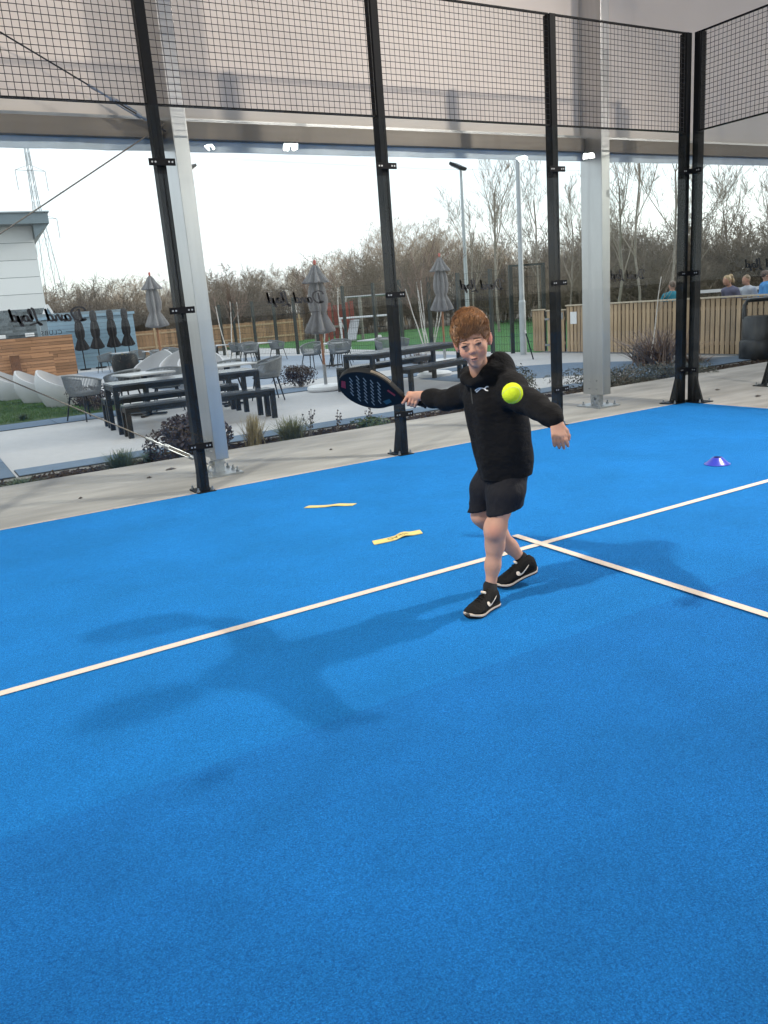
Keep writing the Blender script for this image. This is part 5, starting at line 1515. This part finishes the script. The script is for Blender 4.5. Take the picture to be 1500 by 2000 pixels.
for c, rad, amt in ((hp(-0.036, 0.07, -0.040), 0.032, 0.35), (hp(0.036, 0.07, -0.040), 0.032, 0.35), (hp(-0.078, -0.012, -0.005), 0.03, 0.75), (hp(0.078, -0.012, -0.005), 0.03, 0.75),
                    ((-0.017, -0.165, 0.378), 0.05, 0.4), (hp(0, 0.10, -0.034), 0.014, 0.35), ((0.262, -0.60, 0.84), 0.06, 0.6), ((-0.42, 0.33, 0.945), 0.05, 0.45), (hp(-0.0315, 0.095, 0.002), 0.020, 0.501), (hp(0.0315, 0.095, 0.002), 0.020, 0.501)):  # blush spots; the last two paint shade into the eye sockets
    vm = nt.nodes.new('ShaderNodeVectorMath'); vm.operation = 'DISTANCE'; vm.inputs[1].default_value = tuple(c); nt.links.new(tcb.outputs['Object'], vm.inputs[0])
    mr = nt.nodes.new('ShaderNodeMapRange'); mr.interpolation_type = 'SMOOTHSTEP'; mr.inputs['From Min'].default_value = rad; mr.inputs['From Max'].default_value = 0.2 * rad; mr.inputs['To Max'].default_value = amt if amt != 0.501 else 0.2
    nt.links.new(vm.outputs['Value'], mr.inputs['Value'])
    mxb = nt.nodes.new('ShaderNodeMix'); mxb.data_type = 'RGBA'; mxb.inputs['B'].default_value = (0.56, 0.19, 0.14, 1) if amt != 0.501 else (0.25, 0.135, 0.10, 1)
    nt.links.new(mr.outputs['Result'], mxb.inputs['Factor']); nt.links.new(prev, mxb.inputs['A']); prev = mxb.outputs['Result']
nt.links.new(prev, pb.inputs['Base Color'])
body = np_mesh('body', V, F, skb, boy)
body["label"] = "bare skin of face, hands and legs"

# hoodie
Ho = Body()
Ho.chain([(-0.008, -0.02, 1.045), (0.0, -0.015, 1.0), (0.018, -0.02, 0.93), (0.036, -0.012, 0.80), (0.047, -0.005, 0.69), (0.047, -0.003, 0.60)], [0.088, 0.112, 0.124, 0.125, 0.124, 0.124], 0.06)
Ho.cap((-0.080, 0.065, 1.012), (0.078, -0.130, 1.030), 0.062, 0.060, 0.05)
Ho.chain([(-0.095, 0.085, 1.005), (-0.165, 0.155, 0.97), (-0.236, 0.222, 0.950), (-0.285, 0.262, 0.956), (-0.322, 0.287, 0.963)], [0.058, 0.051, 0.046, 0.041, 0.034], 0.03)
Ho.chain([(0.082, -0.160, 1.010), (0.138, -0.27, 0.985), (0.192, -0.375, 0.964), (0.224, -0.44, 0.940), (0.246, -0.487, 0.926)], [0.061, 0.053, 0.047, 0.042, 0.034], 0.04)
# hood bunched behind and beside the neck, rising on the far shoulder side
Ho.chain([(-0.072, -0.120, 1.060), (-0.032, -0.128, 1.086), (0.010, -0.112, 1.105), (0.036, -0.05, 1.128), (0.036, 0.01, 1.125), (0.0, 0.055, 1.112), (-0.070, 0.045, 1.092), (-0.110, -0.02, 1.085), (-0.112, -0.080, 1.072), (-0.094, -0.115, 1.055)], [0.022, 0.028, 0.034, 0.043, 0.046, 0.043, 0.036, 0.028, 0.024, 0.022], 0.03)
Ho.ell((0.042, -0.035, 1.098), (0.056, 0.078, 0.070), None, 0.04)
Ho.cap((0.045, -0.05, 1.085), (0.082, -0.140, 1.025), 0.056, 0.058, 0.05)
Ho.ell((-0.070, -0.110, 1.148), (0.031, 0.062, 0.066), None, 0.010, True)      # open neck
def hem(X, Y, Z): return (0.600 + 0.05 * X) - Z
Vh, Fh = Ho.mesh(0.0058, noise=0.0055, nscale=26, seed=4, clip=hem)
hood = np_mesh('hoodie', Vh, Fh, M['hoodie'], boy)
for (a_, b_, r0_, r1_) in (((-0.306, 0.276, 0.960), (-0.338, 0.299, 0.966), 0.036, 0.030), ((0.239, -0.468, 0.933), (0.2500, -0.499, 0.920), 0.036, 0.029)):
    cf = Body(); cf.cap(a_, b_, r0_, r1_, 0.01)
    q0, d0 = np.array(b_), nrm(np.array(b_) - np.array(a_))
    Vq, Fq_ = cf.mesh(0.0042, noise=0.0012, nscale=160, seed=2, clip=lambda X, Y, Z: (X - q0[0]) * d0[0] + (Y - q0[1]) * d0[1] + (Z - q0[2]) * d0[2])
    np_mesh('cuff', Vq, Fq_, M['sock'], hood)
# shorts
Sh = Body()
Sh.chain([(0.045, -0.005, 0.72), (0.045, -0.005, 0.64)], [0.098, 0.100], 0.03)
Sh.chain([(-0.002, 0.045, 0.645), (-0.045, 0.050, 0.53), (-0.066, 0.05, 0.42)], [0.080, 0.072, 0.072], 0.03)
Sh.chain([(0.066, -0.036, 0.630), (0.046, -0.072, 0.53), (0.024, -0.098, 0.40)], [0.080, 0.083, 0.087], 0.03)
def hem2(X, Y, Z): return np.where(Y + 0.35 * X > -0.02, 0.472 + 0.10 * X, 0.448 + 0.20 * X) - Z
Vs_, Fs_ = Sh.mesh(0.0056, noise=0.005, nscale=30, seed=9, clip=hem2)
np_mesh('shorts', Vs_, Fs_, M['shorts'], boy)
# drawn-on marks: conform flat shapes to a surface by casting along a direction
def conform(name, polys, origin, ux, uy, direction, surf, m, parent, lift=0.0018, label=None):
    bv = BVHTree.FromPolygons([tuple(v) for v in surf[0]], [tuple(f) for f in surf[1]])
    ux, uy, d = Vector(ux), Vector(uy), Vector(direction).normalized()
    b = MB()
    for V_, F_ in polys:
        pts = []
        for (x, y) in V_:
            s0 = Vector(origin) + ux * x + uy * y - d * 0.2
            hit, no, _, _ = bv.ray_cast(s0, d, 0.6)
            if hit is None: hit = Vector(origin) + ux * x + uy * y; no = -d
            pts.append(hit - d * lift)
        b.add(pts, F_)
    o = b.build(name, m, parent)
    if label: o["label"] = label
    return o
def strokes(sts, w):
    return [ribbon(s_, w) for s_ in sts]
cat_logo = strokes([[(-1.0, -0.25), (-0.55, 0.15), (-0.1, 0.22), (0.4, 0.12), (0.75, 0.38), (1.0, 0.32)], [(-0.1, 0.2), (-0.45, -0.1), (-0.85, -0.45)], [(0.4, 0.12), (0.62, -0.12), (0.95, -0.2)]], 0.2)
conform('chest_logo', cat_logo, (-0.045, -0.2, 1.028), (0.030, 0, 0), (0, 0, 0.030), (0, 1, 0), (Vh, Fh), M['whitemark'], boy, label='small white leaping animal mark on the hoodie chest')
conform('zip_tape', strokes([[(0, 0.6), (0.05, 0), (0.15, -1.2)]], 0.10), (-0.095, -0.2, 1.01), (0.04, 0, 0), (0, 0, 0.04), (0, 1, 0), (Vh, Fh), mat('dark_zip', (0.05, 0.05, 0.05), 0.4, metal=0.5), boy)

# hair: cap plus many strands
Hr = Body()
Hr.ell(hp(0, -0.014, 0.058), (0.0775, 0.096, 0.088), HA, 0.02)
Hr.ell(hp(0.0, 0.056, 0.078), (0.060, 0.038, 0.046), HA, 0.03)             # fringe bulk
Hr.ell(hp(0, -0.06, 0.0), (0.066, 0.05, 0.06), HA, 0.03)
for sx in (-1, 1): Hr.ell(hp(sx * 0.046, -0.008, 0.030), (0.031, 0.062, 0.050), HA, 0.02)
def hairclip(X, Y, Z):
    x = (X - head[0]) * hx_[0] + (Y - head[1]) * hx_[1] + (Z - head[2]) * hx_[2]
    y = (X - head[0]) * hy_[0] + (Y - head[1]) * hy_[1] + (Z - head[2]) * hy_[2]
    z = (X - head[0]) * hz_[0] + (Y - head[1]) * hz_[1] + (Z - head[2]) * hz_[2]
    # hairline: high over the face, low at the back
    line_ = np.where(y > 0.0, 0.034 + 0.012 * np.sin(x * 90) * 0.5 - 2.4 * np.maximum(0, np.abs(x) - 0.046), 0.004 + 1.3 * y)
    return np.maximum(line_, -0.075) - z
Vc, Fc = Hr.mesh(0.005, noise=0.002, nscale=60, seed=3, clip=hairclip)
hair = np_mesh('hair', Vc, Fc, M['hair'], boy)
bvh = BVHTree.FromPolygons([tuple(v) for v in Vc], [tuple(f) for f in Fc])
g = np.random.default_rng(8)
S = []
pick = g.choice(len(Vc), 6000, replace=True)
crown = hp(0.012, -0.045, 0.145)
for i in pick:
    p = Vc[i] + g.normal(0, .002, 3)
    loc, no, _, _ = bvh.find_nearest(Vector(p))
    if no is None: continue
    no = np.array(no); away = p - crown; away -= no * away.dot(no); away = away / (np.linalg.norm(away) + 1e-6)
    yloc = (p - head).dot(hy_)
    d = nrm(away + no * (0.16 if yloc < 0.06 else 0.10) + hx_ * -0.25 + g.normal(0, .16, 3) + hy_ * 0.15)
    L_ = g.uniform(0.014, 0.026) * (1.15 if (p - head).dot(hz_) > 0.07 else 0.6)
    q1 = p + d * L_ * 0.5 + no * 0.0012; q2 = q1 + nrm(d + away * .5 - hz_ * 0.25 - no * .15) * L_ * 0.5
    S.append((p, q1, 0.0010, 0.0009)); S.append((q1, q2, 0.0009, 0.0003))
Vx, Fx = segs_mesh(S, 3, 3, 1.0)
st = np_mesh('hair_strands', Vx, Fx, mat('auburn_strand', (0.27, 0.135, 0.058), 0.45, var=0.55, vscale=45), hair, smooth=False)
tag(st, kind='stuff')
# eyes, brows, lips
for sx in (-1, 1):
    e = MB(); n_ = 10
    c = hp(sx * 0.0310, 0.0925, 0.0015)
    def disc(rx, rz, dz, y, nm, m, drop=0.0):
        q = MB()
        vs = [hp(sx * 0.0310 + rx * math.cos(a), y - 0.10 * abs(rx * math.cos(a)) ** 1.0 * 0.6, dz + rz * math.sin(a)) for a in np.linspace(0, 2 * math.pi, 13)[:-1]]
        vs2 = [Vector(v) - Vector(hy_) * 0.003 for v in vs]
        q.add(vs + vs2, [tuple(range(11, -1, -1))] + [(i, (i + 1) % 12, 12 + (i + 1) % 12, 12 + i) for i in range(12)])
        return q.build(nm, m, boy)
    disc(0.0130, 0.0028, -0.0046, 0.0970, 'eye', M['eyew'])
    disc(0.0066, 0.0029, -0.0048, 0.0975, 'iris', M['eyed'])
    b = MB(); b.tube([hp(sx * 0.0310 + u, 0.0972 - 0.10 * abs(u), -0.0018 - 16 * u * u) for u in np.linspace(-0.0135, 0.0135, 6)], [0.0012, .0024, .0028, .0028, .0024, .0012], 5); b.build('eyelash', M['eyed'], boy)
    b = MB(); b.tube([hp(sx * (0.013 + u), 0.0975 - 0.35 * max(0, u - .018) - 0.0, 0.0205 + 0.06 * u - 4.0 * u * u) for u in np.linspace(0, 0.036, 6)], [0.0022, .0034, .0036, .0033, .0026, .001], 5); b.build('eyebrow', M['brow'], boy)
    b = MB(); b.tube([hp(sx * 0.076, -0.008, 0.012), hp(sx * 0.0805, -0.016, 0.019), hp(sx * 0.0835, -0.025, 0.014), hp(sx * 0.0835, -0.028, -0.002), hp(sx * 0.0795, -0.022, -0.018), hp(sx * 0.074, -0.012, -0.030)], [0.0022, 0.0032, 0.0036, 0.0034, 0.0032, 0.0036], 6); b.build('ear_rim', M['blush'], boy, smooth=True)
b = MB(); b.tube([hp(u, 0.0955 - 0.22 * abs(u), -0.0600 + (0.0012 if abs(u) > .003 else 0) - 1.5 * abs(u) * 0.08) for u in np.linspace(-0.0155, 0.0155, 9)], [0.001, .0022, .0028, .0032, .0028, .0032, .0028, .0022, .001], 6); b.build('upper_lip', M['lip'], boy, smooth=True)
b = MB(); b.tube([hp(u, 0.0945 - 0.25 * abs(u), -0.0690) for u in np.linspace(-0.012, 0.012, 7)], [0.001, .0026, .0036, .0040, .0036, .0026, .001], 6); b.build('lower_lip', M['lip'], boy, smooth=True)
b = MB(); b.tube([hp(u, 0.0985 - 0.24 * abs(u), -0.0640) for u in np.linspace(-0.0145, 0.0145, 7)], [0.0006, .0013, .0017, .0018, .0017, .0013, .0006], 5); b.build('mouth_line', M['eyed'], boy)

# shoes, lofted along the foot: heel at u=0, toe at u=1
def make_shoe(heel, toe, upv, ankle, nm):
    heel, toe, upv = np.array(heel), np.array(toe), nrm(upv)
    L_ = np.linalg.norm(toe - heel); d = (toe - heel) / L_
    upv = nrm(upv - d * upv.dot(d)); sd = np.cross(d, upv)
    us = np.linspace(0, 1, 15)
    hw = np.interp(us, [0, .04, .15, .35, .55, .72, .88, .97, 1], [.016, .032, .039, .037, .042, .049, .043, .027, .012])
    th = np.interp(us, [0, .05, .18, .30, .45, .6, .75, .9, 1], [.080, .100, .104, .101, .088, .072, .060, .050, .030])
    bot = np.interp(us, [0, .06, .5, .8, 1], [.012, .002, .004, .0015, .014])
    def loft(z0f, z1f, wf, m, name, n=20, pw=2.6):
        vs, fs = [], []
        for i, u in enumerate(us):
            c0 = heel + d * L_ * u
            for k in range(n):
                a = 2 * math.pi * k / n
                cx, cz = math.cos(a), math.sin(a)
                cx = math.copysign(abs(cx) ** (2 / pw), cx); cz = math.copysign(abs(cz) ** (2 / pw), cz)
                z0, z1 = z0f(i), z1f(i)
                taper = 1 - 0.45 * max(0, cz) ** 1.5 if name == 'upper' else 1
                vs.append(c0 + sd * hw[i] * wf * cx * taper + upv * ((z0 + z1) / 2 + (z1 - z0) / 2 * cz))
        for i in range(len(us) - 1):
            for k in range(n):
                a, b_ = i * n + k, i * n + (k + 1) % n
                fs.append((a, b_, b_ + n, a + n))
        fs.append(tuple(range(n - 1, -1, -1))); fs.append(tuple((len(us) - 1) * n + k for k in range(n)))
        q = MB().add(vs, fs)
        return q
    up = loft(lambda i: bot[i] + 0.012, lambda i: th[i], 1.0, None, 'upper')
    uo = up.build('shoe_upper', M['shoe'], boy, smooth=True)
    so = loft(lambda i: bot[i], lambda i: bot[i] + 0.034 - 0.010 * us[i], 1.07, None, 'sole', pw=4)
    sl = so.build('shoe_sole', M['shoe'], boy, smooth=True)
    md = loft(lambda i: bot[i] + 0.008, lambda i: bot[i] + 0.024, 1.095, None, 'sole', pw=4)
    md.build('midsole_band', M['sole'], sl, smooth=True)
    # laces
    for u, zz in ((0.50, .086), (0.57, .078), (0.64, .071)):
        c0 = heel + d * L_ * u + upv * zz
        q = MB(); q.tube([c0 - sd * 0.017 - upv * .006, c0 + upv * 0.003, c0 + sd * 0.017 - upv * .006], 0.0028, 5); q.build('lace', M['shoe'], uo)
    q = MB(); q.tube([heel + d * L_ * 0.44 + upv * 0.096 - sd * .012, heel + d * L_ * 0.44 + upv * 0.096 + sd * .012], 0.006, 6); q.build('tongue_tab', M['cream'], uo)
    for sg in (-1, 1):
        # curved tick on each side
        sw = [[(-0.030, 0.020), (-0.020, 0.004), (0.0, 0.003), (0.045, 0.030)]]
        Vr, Fr = ribbon(sw[0], 0.017)
        mm = len(Vr) // 2
        Vr2 = []
        for i in range(mm):
            a, b_ = Vr[2 * i], Vr[2 * i + 1]; c = ((a[0] + b_[0]) / 2, (a[1] + b_[1]) / 2); tt = 1.25 * (1 - i / (mm - 1)) ** 0.7 if i > 2 else 0.45 + .3 * i
            Vr2 += [(c[0] + (a[0] - c[0]) * tt, c[1] + (a[1] - c[1]) * tt), (c[0] + (b_[0] - c[0]) * tt, c[1] + (b_[1] - c[1]) * tt)]
        conform('tick_mark', [([(-x, y) for x, y in Vr2], Fr)], heel + d * L_ * 0.40 + upv * 0.042, d, upv, -sd * sg, ([np.array(v) for v in up.v], up.f), M['cream'], uo, 0.0022)
    sk = Body(); a0 = heel + d * L_ * 0.22 + upv * 0.05
    sk.cap(a0, ankle, 0.035, 0.0335, 0.01)
    Vk, Fk = sk.mesh(0.005, noise=0.001, nscale=80)
    np_mesh('sock', Vk, Fk, M['sock'], boy)
make_shoe((-0.020, -0.120, 0.0), (-0.152, -0.306, 0.0), (0, 0, 1), (-0.047, -0.131, 0.098), 'f')
make_shoe((0.190, 0.176, 0.062), (-0.012, 0.082, 0.003), (0.25, 0.1, 1), (0.112, 0.168, 0.135), 'r')

# --- racket (held, so a thing of its own)
rk = thing('padel_racket', 'black padel racket with red and teal patches and rows of holes', 'racket')
Mb = Matrix.Translation((-5.68, -3.53, 0)) @ Matrix.Rotation(R(-37.9232), 4, 'Z')
axis = Vector(A_); nrm_ = (Vector((0, -1, 0)) * math.cos(R(40)) - Vector(U_) * math.sin(R(40))).normalized(); sidev = axis.cross(nrm_).normalized()
RM = Matrix((( sidev.x, axis.x, nrm_.x, RE[0]), (sidev.y, axis.y, nrm_.y, RE[1]), (sidev.z, axis.z, nrm_.z, RE[2]), (0, 0, 0, 1)))
rk.matrix_world = Mb @ RM
LR = 0.462
def outline(n=44, k=1.0):
    pts = []
    cy, rx, ry = 0.312, 0.122, 0.148
    for i in range(n + 1):
        a = R(-52) + (R(232) - R(-52)) * i / n
        pts.append((rx * math.cos(a) * k, cy + ry * math.sin(a) * k))
    return pts + [(-0.020, 0.128), (0.020, 0.128)]
def curve_face(name, outer, holes, extr, bev, m, parent, z=0.0):
    cu = bpy.data.curves.new(name, 'CURVE'); cu.dimensions = '2D'; cu.fill_mode = 'BOTH'; cu.extrude = extr; cu.bevel_depth = bev; cu.bevel_resolution = 2
    for loop in [outer] + holes:
        sp = cu.splines.new('POLY'); sp.points.add(len(loop) - 1)
        for i, (x, y) in enumerate(loop): sp.points[i].co = (x, y, 0, 1)
        sp.use_cyclic_u = True
    o = bpy.data.objects.new('tmp', cu); COL.objects.link(o); bpy.context.view_layer.update()
    me = bpy.data.meshes.new_from_object(o.evaluated_get(bpy.context.evaluated_depsgraph_get()))
    bpy.data.objects.remove(o); bpy.data.curves.remove(cu)
    me.materials.clear(); me.materials.append(m)
    return link(name, me, parent, (0, 0, z))
holes = []
for r_ in range(8):
    for c_ in range(7):
        x, y = (c_ - 3) * 0.0255 + (0.006 if r_ % 2 else -0.006), 0.225 + r_ * 0.0245
        if (x / 0.088) ** 2 + ((y - 0.312) / 0.105) ** 2 < 1: holes.append([(x + 0.0062 * math.cos(a), y + 0.0062 * math.sin(a)) for a in np.linspace(0, 2 * math.pi, 11)[:-1]])
M['rk'] = mat('racket_black', (0.008, 0.0095, 0.011), 0.6, spec=0.2, var=0.3, vscale=12)
curve_face('racket_head', outline(), holes, 0.013, 0.005, M['rk'], rk)
b = MB(); b.tube([(0, 0.0, 0), (0, 0.008, 0), (0, 0.135, 0), (0, 0.16, 0)], [0.0175, 0.0155, 0.0150, 0.013], 12); b.build('handle', M['black'], rk, smooth=True)
b = MB()
for i in range(9): b.tube([(0.0158 * math.cos(a), 0.012 + i * 0.0135 + 0.0135 * a / 6.283, 0.0158 * math.sin(a)) for a in np.linspace(0, 6.283, 10)], 0.0014, 4, False)
tag(b.build('grip_wrap', M['sock'], rk), kind='stuff')
b = MB(); b.lathe([(0.0, -0.004), (0.019, -0.003), (0.019, 0.006), (0.016, 0.01)], 12)
o = b.build('butt_cap', M['black'], rk, smooth=True); o.rotation_euler = (R(-90), 0, 0)
for sg in (1, -1):
    z = sg * 0.0186
    def patch(nm, poly, m): 
        q = MB(); q.prism([(x, y, 0) for x, y in poly], (0, 0, min(z, z * 0.96)), (0, 0, max(z, z * 0.96) + 0.0)); return q.build(nm, m, rk)
    patch('red_patch', [(-0.028, 0.422), (0.022, 0.428), (0.02, 0.448), (-0.026, 0.446)], mat('racket_red', (0.30, 0.02, 0.03), 0.4))
    patch('red_flash', [(0.018, 0.165), (0.03, 0.165), (0.052, 0.205), (0.042, 0.21)], _mats['racket_red'])
    patch('teal_patch', [(-0.060, 0.200), (-0.03, 0.175), (-0.012, 0.19), (-0.045, 0.222)], mat('racket_teal', (0.015, 0.06, 0.085), 0.4))
    for c_ in range(7):
        for r_ in range(5):
            x, y = (c_ - 3) * 0.0255, 0.232 + r_ * 0.037 + 0.004 * c_
            if (x / 0.09) ** 2 + ((y - 0.312) / 0.108) ** 2 < 1:
                patch('pale_dash', [(x - 0.016, y - 0.006), (x - 0.012, y - 0.010), (x + 0.010, y + 0.008), (x + 0.006, y + 0.012)], mat('hole_show_through', (0.24, 0.265, 0.27), 0.6))  # pale dashes paint the bright background showing through the holes
# pale gold strip round the rim, on the upper edge
b = MB(); ol = outline()
b.tube([(x * 1.01, 0.312 + (y - 0.312) * 1.01, 0.0) for x, y in ol[1:9]], 0.0085, 6); b.build('rim_strip', mat('racket_gold', (0.22, 0.18, 0.13), 0.4, var=0.4, vscale=30), rk, smooth=True)

# --- ball
def ball_mesh():
    b = MB(); n, m = 32, 20
    b.lathe([(0.033 * math.sin(math.pi * j / m), -0.033 * math.cos(math.pi * j / m)) for j in range(m + 1)], n)
    return b
M['felt'] = mat('optic_felt', (0.62, 0.74, 0.035), 0.95, var=0.12, vscale=200, bump=0.3, bscale=500, spec=0.1, bdist=0.004)
bl = thing('padel_ball', 'bright yellow-green ball in the air in front of the boy', 'ball', (-6.027, -4.099, 1.066))
bl.scale = (1.2, 1.2, 1.2)
ball_mesh().build('felt_shell', M['felt'], bl, smooth=True)
sm = []
for t_ in np.linspace(0, 2 * math.pi, 61):
    a, b_ = 0.76, 0.24
    v = Vector((a * math.cos(t_) + b_ * math.cos(3 * t_), a * math.sin(t_) - b_ * math.sin(3 * t_), 2 * math.sqrt(a * b_) * math.sin(2 * t_)))
    sm.append(v.normalized() * 0.0328)
b = MB(); b.tube(sm, 0.0011, 5, False); o = b.build('seam', mat('ball_seam', (0.55, 0.62, 0.25), 0.8), bl); o.rotation_euler = (0.9, 0.5, 0.3)

# --- training aids on the court
def throw_line(label, p0, p1, w, writing, flip):
    p0, p1 = Vector((*p0, 0)), Vector((*p1, 0)); L_ = (p1 - p0).length
    t = thing('marker_strip', label, 'marker strip', ((p0.x + p1.x) / 2, (p0.y + p1.y) / 2, 0.008), math.atan2(p1.y - p0.y, p1.x - p0.x), 'yellow rubber strips')
    n = 24; vs, fs = [], []
    def zz(u): return 0.004 + 0.010 * max(0, math.sin(u * 7.5 + 0.6)) ** 2 * (0.4 + 0.6 * flip)
    for i in range(n + 1):
        u = i / n - 0.5; y = 0.006 * math.sin(u * 8)
        for s_ in (-1, 1):
            vs += [(u * L_ + 0.014 * s_, y + s_ * w / 2, zz(u)), (u * L_ + 0.014 * s_, y + s_ * w / 2, zz(u) - 0.0035)]
        if i:
            a, c = 4 * i - 4, 4 * i
            fs += [(a, c, c + 2, a + 2), (a + 1, a + 3, c + 3, c + 1), (a, a + 1, c + 1, c), (a + 2, c + 2, c + 3, a + 3)]
    fs += [(0, 2, 3, 1), (4 * n, 4 * n + 1, 4 * n + 3, 4 * n + 2)]
    MB().add(vs, fs).build('rubber_strip', mat('yellow_rubber', (0.66, 0.52, 0.17), 0.6, var=0.1, vscale=25), t, smooth=True)
    if writing:
        me = text_mesh('HEAD', 0.052, M['decal'])
        for v in me.vertices: v.co.z += zz(-v.co.x / L_) + 0.0012
        o = link('lettering', me, t); o.rotation_euler = (0, 0, R(180)); o["label"] = 'black capital lettering, upside down from here'
throw_line('plain yellow rubber marker strip nearer the glass', (-5.615, -1.16), (-5.32, -1.37), 0.055, False, 0)
throw_line('yellow rubber marker strip with black lettering, nearer the boy', (-5.71, -2.33), (-5.36, -2.33), 0.075, True, 1)
t = thing('disc_cone', 'low blue disc cone on the court near the corner', 'cone', (-2.63, -2.44, 0.007))
b = MB(); b.lathe([(0.096, 0.0), (0.098, 0.004), (0.085, 0.010), (0.035, 0.056), (0.030, 0.056), (0.080, 0.006), (0.096, 0.0)], 32); b.build('cone_shell', mat('blue_plastic', (0.035, 0.05, 0.42), 0.3, coat=0.3), t, smooth=True)

# --- onlookers behind the timber fence
def onlooker(label, x, y, face, H, top, hairc, bald=False, lean=0.0, pony=False, arms='down', bottoms=(0.03, 0.03, 0.04)):
    t = thing('person', label, 'person', (x, y, PZ), R(face), 'onlookers behind the fence')
    k = H / 1.7
    def q(a, b_, c_): return (a * k, (b_ - lean * max(0, c_ - 0.95)) * k, c_ * k)      # leans towards local -y (front)
    bd = Body()
    bd.ell(q(0, -0.01 - lean * .1, 1.60), (0.072 * k, 0.09 * k, 0.105 * k), None, 0.02); bd.ell(q(0, -0.045 - lean * .1, 1.545), (0.05 * k, 0.05 * k, 0.06 * k), None, 0.02)
    bd.cap(q(0, -0.09 - lean * .1, 1.59), q(0, -0.107 - lean * .1, 1.565), 0.010, 0.013, 0.012)
    bd.cap(q(0, 0.0, 1.53), q(0, 0.0, 1.40), 0.05 * k, 0.055 * k, 0.02)
    bd.cap(q(0, 0, 1.35), q(0, 0, 1.0), 0.11 * k, 0.12 * k, 0.05)
    for s_ in (-1, 1):
        bd.ell(q(s_ * 0.075, 0, 1.585), (0.010, 0.02, 0.03), None, 0.006)
        bd.chain([q(s_ * 0.085, 0, 0.95), q(s_ * 0.095, -0.01, 0.50), q(s_ * 0.10, 0.01, 0.08)], [0.085 * k, 0.06 * k, 0.04 * k], 0.03)
        bd.cap(q(s_ * 0.10, 0.03, 0.045), q(s_ * 0.11, -0.13, 0.035), 0.042 * k, 0.034 * k, 0.02)
        if arms == 'down': A3 = [q(s_ * 0.18, 0, 1.36), q(s_ * 0.25, 0.02, 1.10), q(s_ * 0.24, -0.10, 0.88)]
        else: A3 = [q(s_ * 0.18, 0, 1.36), q(s_ * 0.27, -0.10, 1.13), q(s_ * 0.16, -0.34, 1.10)]
        bd.chain(A3, [0.05 * k, 0.04 * k, 0.028 * k], 0.025)
        hd = nrm(np.array(A3[2]) - np.array(A3[1])); w_ = np.array(A3[2])
        bd.cap(w_, w_ + hd * 0.07, 0.026 * k, 0.03 * k, 0.015)
        ps = nrm(np.cross(hd, (0, 1, 0.2)))
        for j in range(4): bd.cap(w_ + hd * 0.07 + ps * (j - 1.5) * 0.017, w_ + hd * (0.135 - 0.008 * abs(j - 1.4)) + ps * (j - 1.5) * 0.02, 0.010, 0.008, 0.006)
        bd.cap(w_ + hd * 0.03 + ps * 0.028, w_ + hd * 0.085 + ps * 0.05, 0.011, 0.008, 0.006)
    V, F = bd.mesh(0.011); np_mesh('body', V, F, M['skin'], t)
    sh = Body()
    sh.chain([q(0, 0, 1.36), q(0, 0, 1.15), q(0, 0, 0.92)], [0.13 * k, 0.145 * k, 0.15 * k], 0.05)
    sh.cap(q(-0.16, 0, 1.37), q(0.16, 0, 1.37), 0.07 * k, 0.07 * k, 0.05)
    for s_ in (-1, 1):
        e = q(s_ * 0.25, 0.02, 1.10) if arms == 'down' else q(s_ * 0.27, -0.10, 1.13)
        sh.cap(q(s_ * 0.17, 0, 1.36), e, 0.066 * k, 0.055 * k, 0.03)
    V, F = sh.mesh(0.012, noise=0.006, nscale=20, seed=int(H * 100)); np_mesh('top', V, F, mat('cloth_%d' % int(1000 * sum(top)), top, 0.9, bump=0.2, bscale=60), t)
    tr = Body(); tr.cap(q(0, 0, 0.98), q(0, 0, 0.9), 0.14 * k, 0.14 * k, 0.04)
    for s_ in (-1, 1): tr.chain([q(s_ * 0.085, 0, 0.92), q(s_ * 0.095, -0.01, 0.50), q(s_ * 0.10, 0.01, 0.10)], [0.10 * k, 0.075 * k, 0.06 * k], 0.03)
    V, F = tr.mesh(0.013, noise=0.004, nscale=20); np_mesh('trousers', V, F, mat('trousers_cloth', bottoms, 0.9), t)
    hr = Body()
    hr.ell(q(0, 0.018 - lean * .1, 1.635), (0.080 * k, 0.092 * k, 0.090 * k), None, 0.02)
    if pony:
        hr.ell(q(0, 0.03 - lean * .1, 1.60), (0.078 * k, 0.08 * k, 0.10 * k), None, 0.02)
        hr.chain([q(0, 0.10 - lean * .1, 1.68), q(0, 0.16 - lean * .1, 1.70), q(0, 0.19 - lean * .1, 1.60), q(0, 0.17 - lean * .1, 1.46)], [0.028, 0.036, 0.034, 0.012], 0.02)
    def cl(X, Y, Z): return np.maximum(0.0 * X + (-Y - (0.06 + lean * .75) * k) * 1.2 - (Z - 1.645 * k), (1.535 * k) - Z)
    V, F = hr.mesh(0.009, noise=0.004, nscale=70, clip=cl); np_mesh('hair', V, F, mat('hair_%d' % int(1000 * sum(hairc)), hairc, 0.6, var=0.4, vscale=30), t)
    return t
onlooker('man with short grey-brown hair in a teal shirt behind the fence', 6.98, 6.10, 150, 1.54, (0.02, 0.20, 0.28), (0.14, 0.10, 0.075), arms='out')
onlooker('woman with a blonde ponytail in a grey-purple top leaning over', 7.75, 5.08, -95, 1.56, (0.13, 0.13, 0.20), (0.42, 0.30, 0.16), lean=0.35, pony=True)
onlooker('person in a pale top standing close behind the ponytailed woman', 8.35, 5.12, -100, 1.54, (0.50, 0.54, 0.60), (0.25, 0.17, 0.10), lean=0.2)
onlooker('person in a bright blue top cut by the right frame edge', 8.15, 4.62, 40, 1.60, (0.08, 0.28, 0.60), (0.10, 0.06, 0.045))
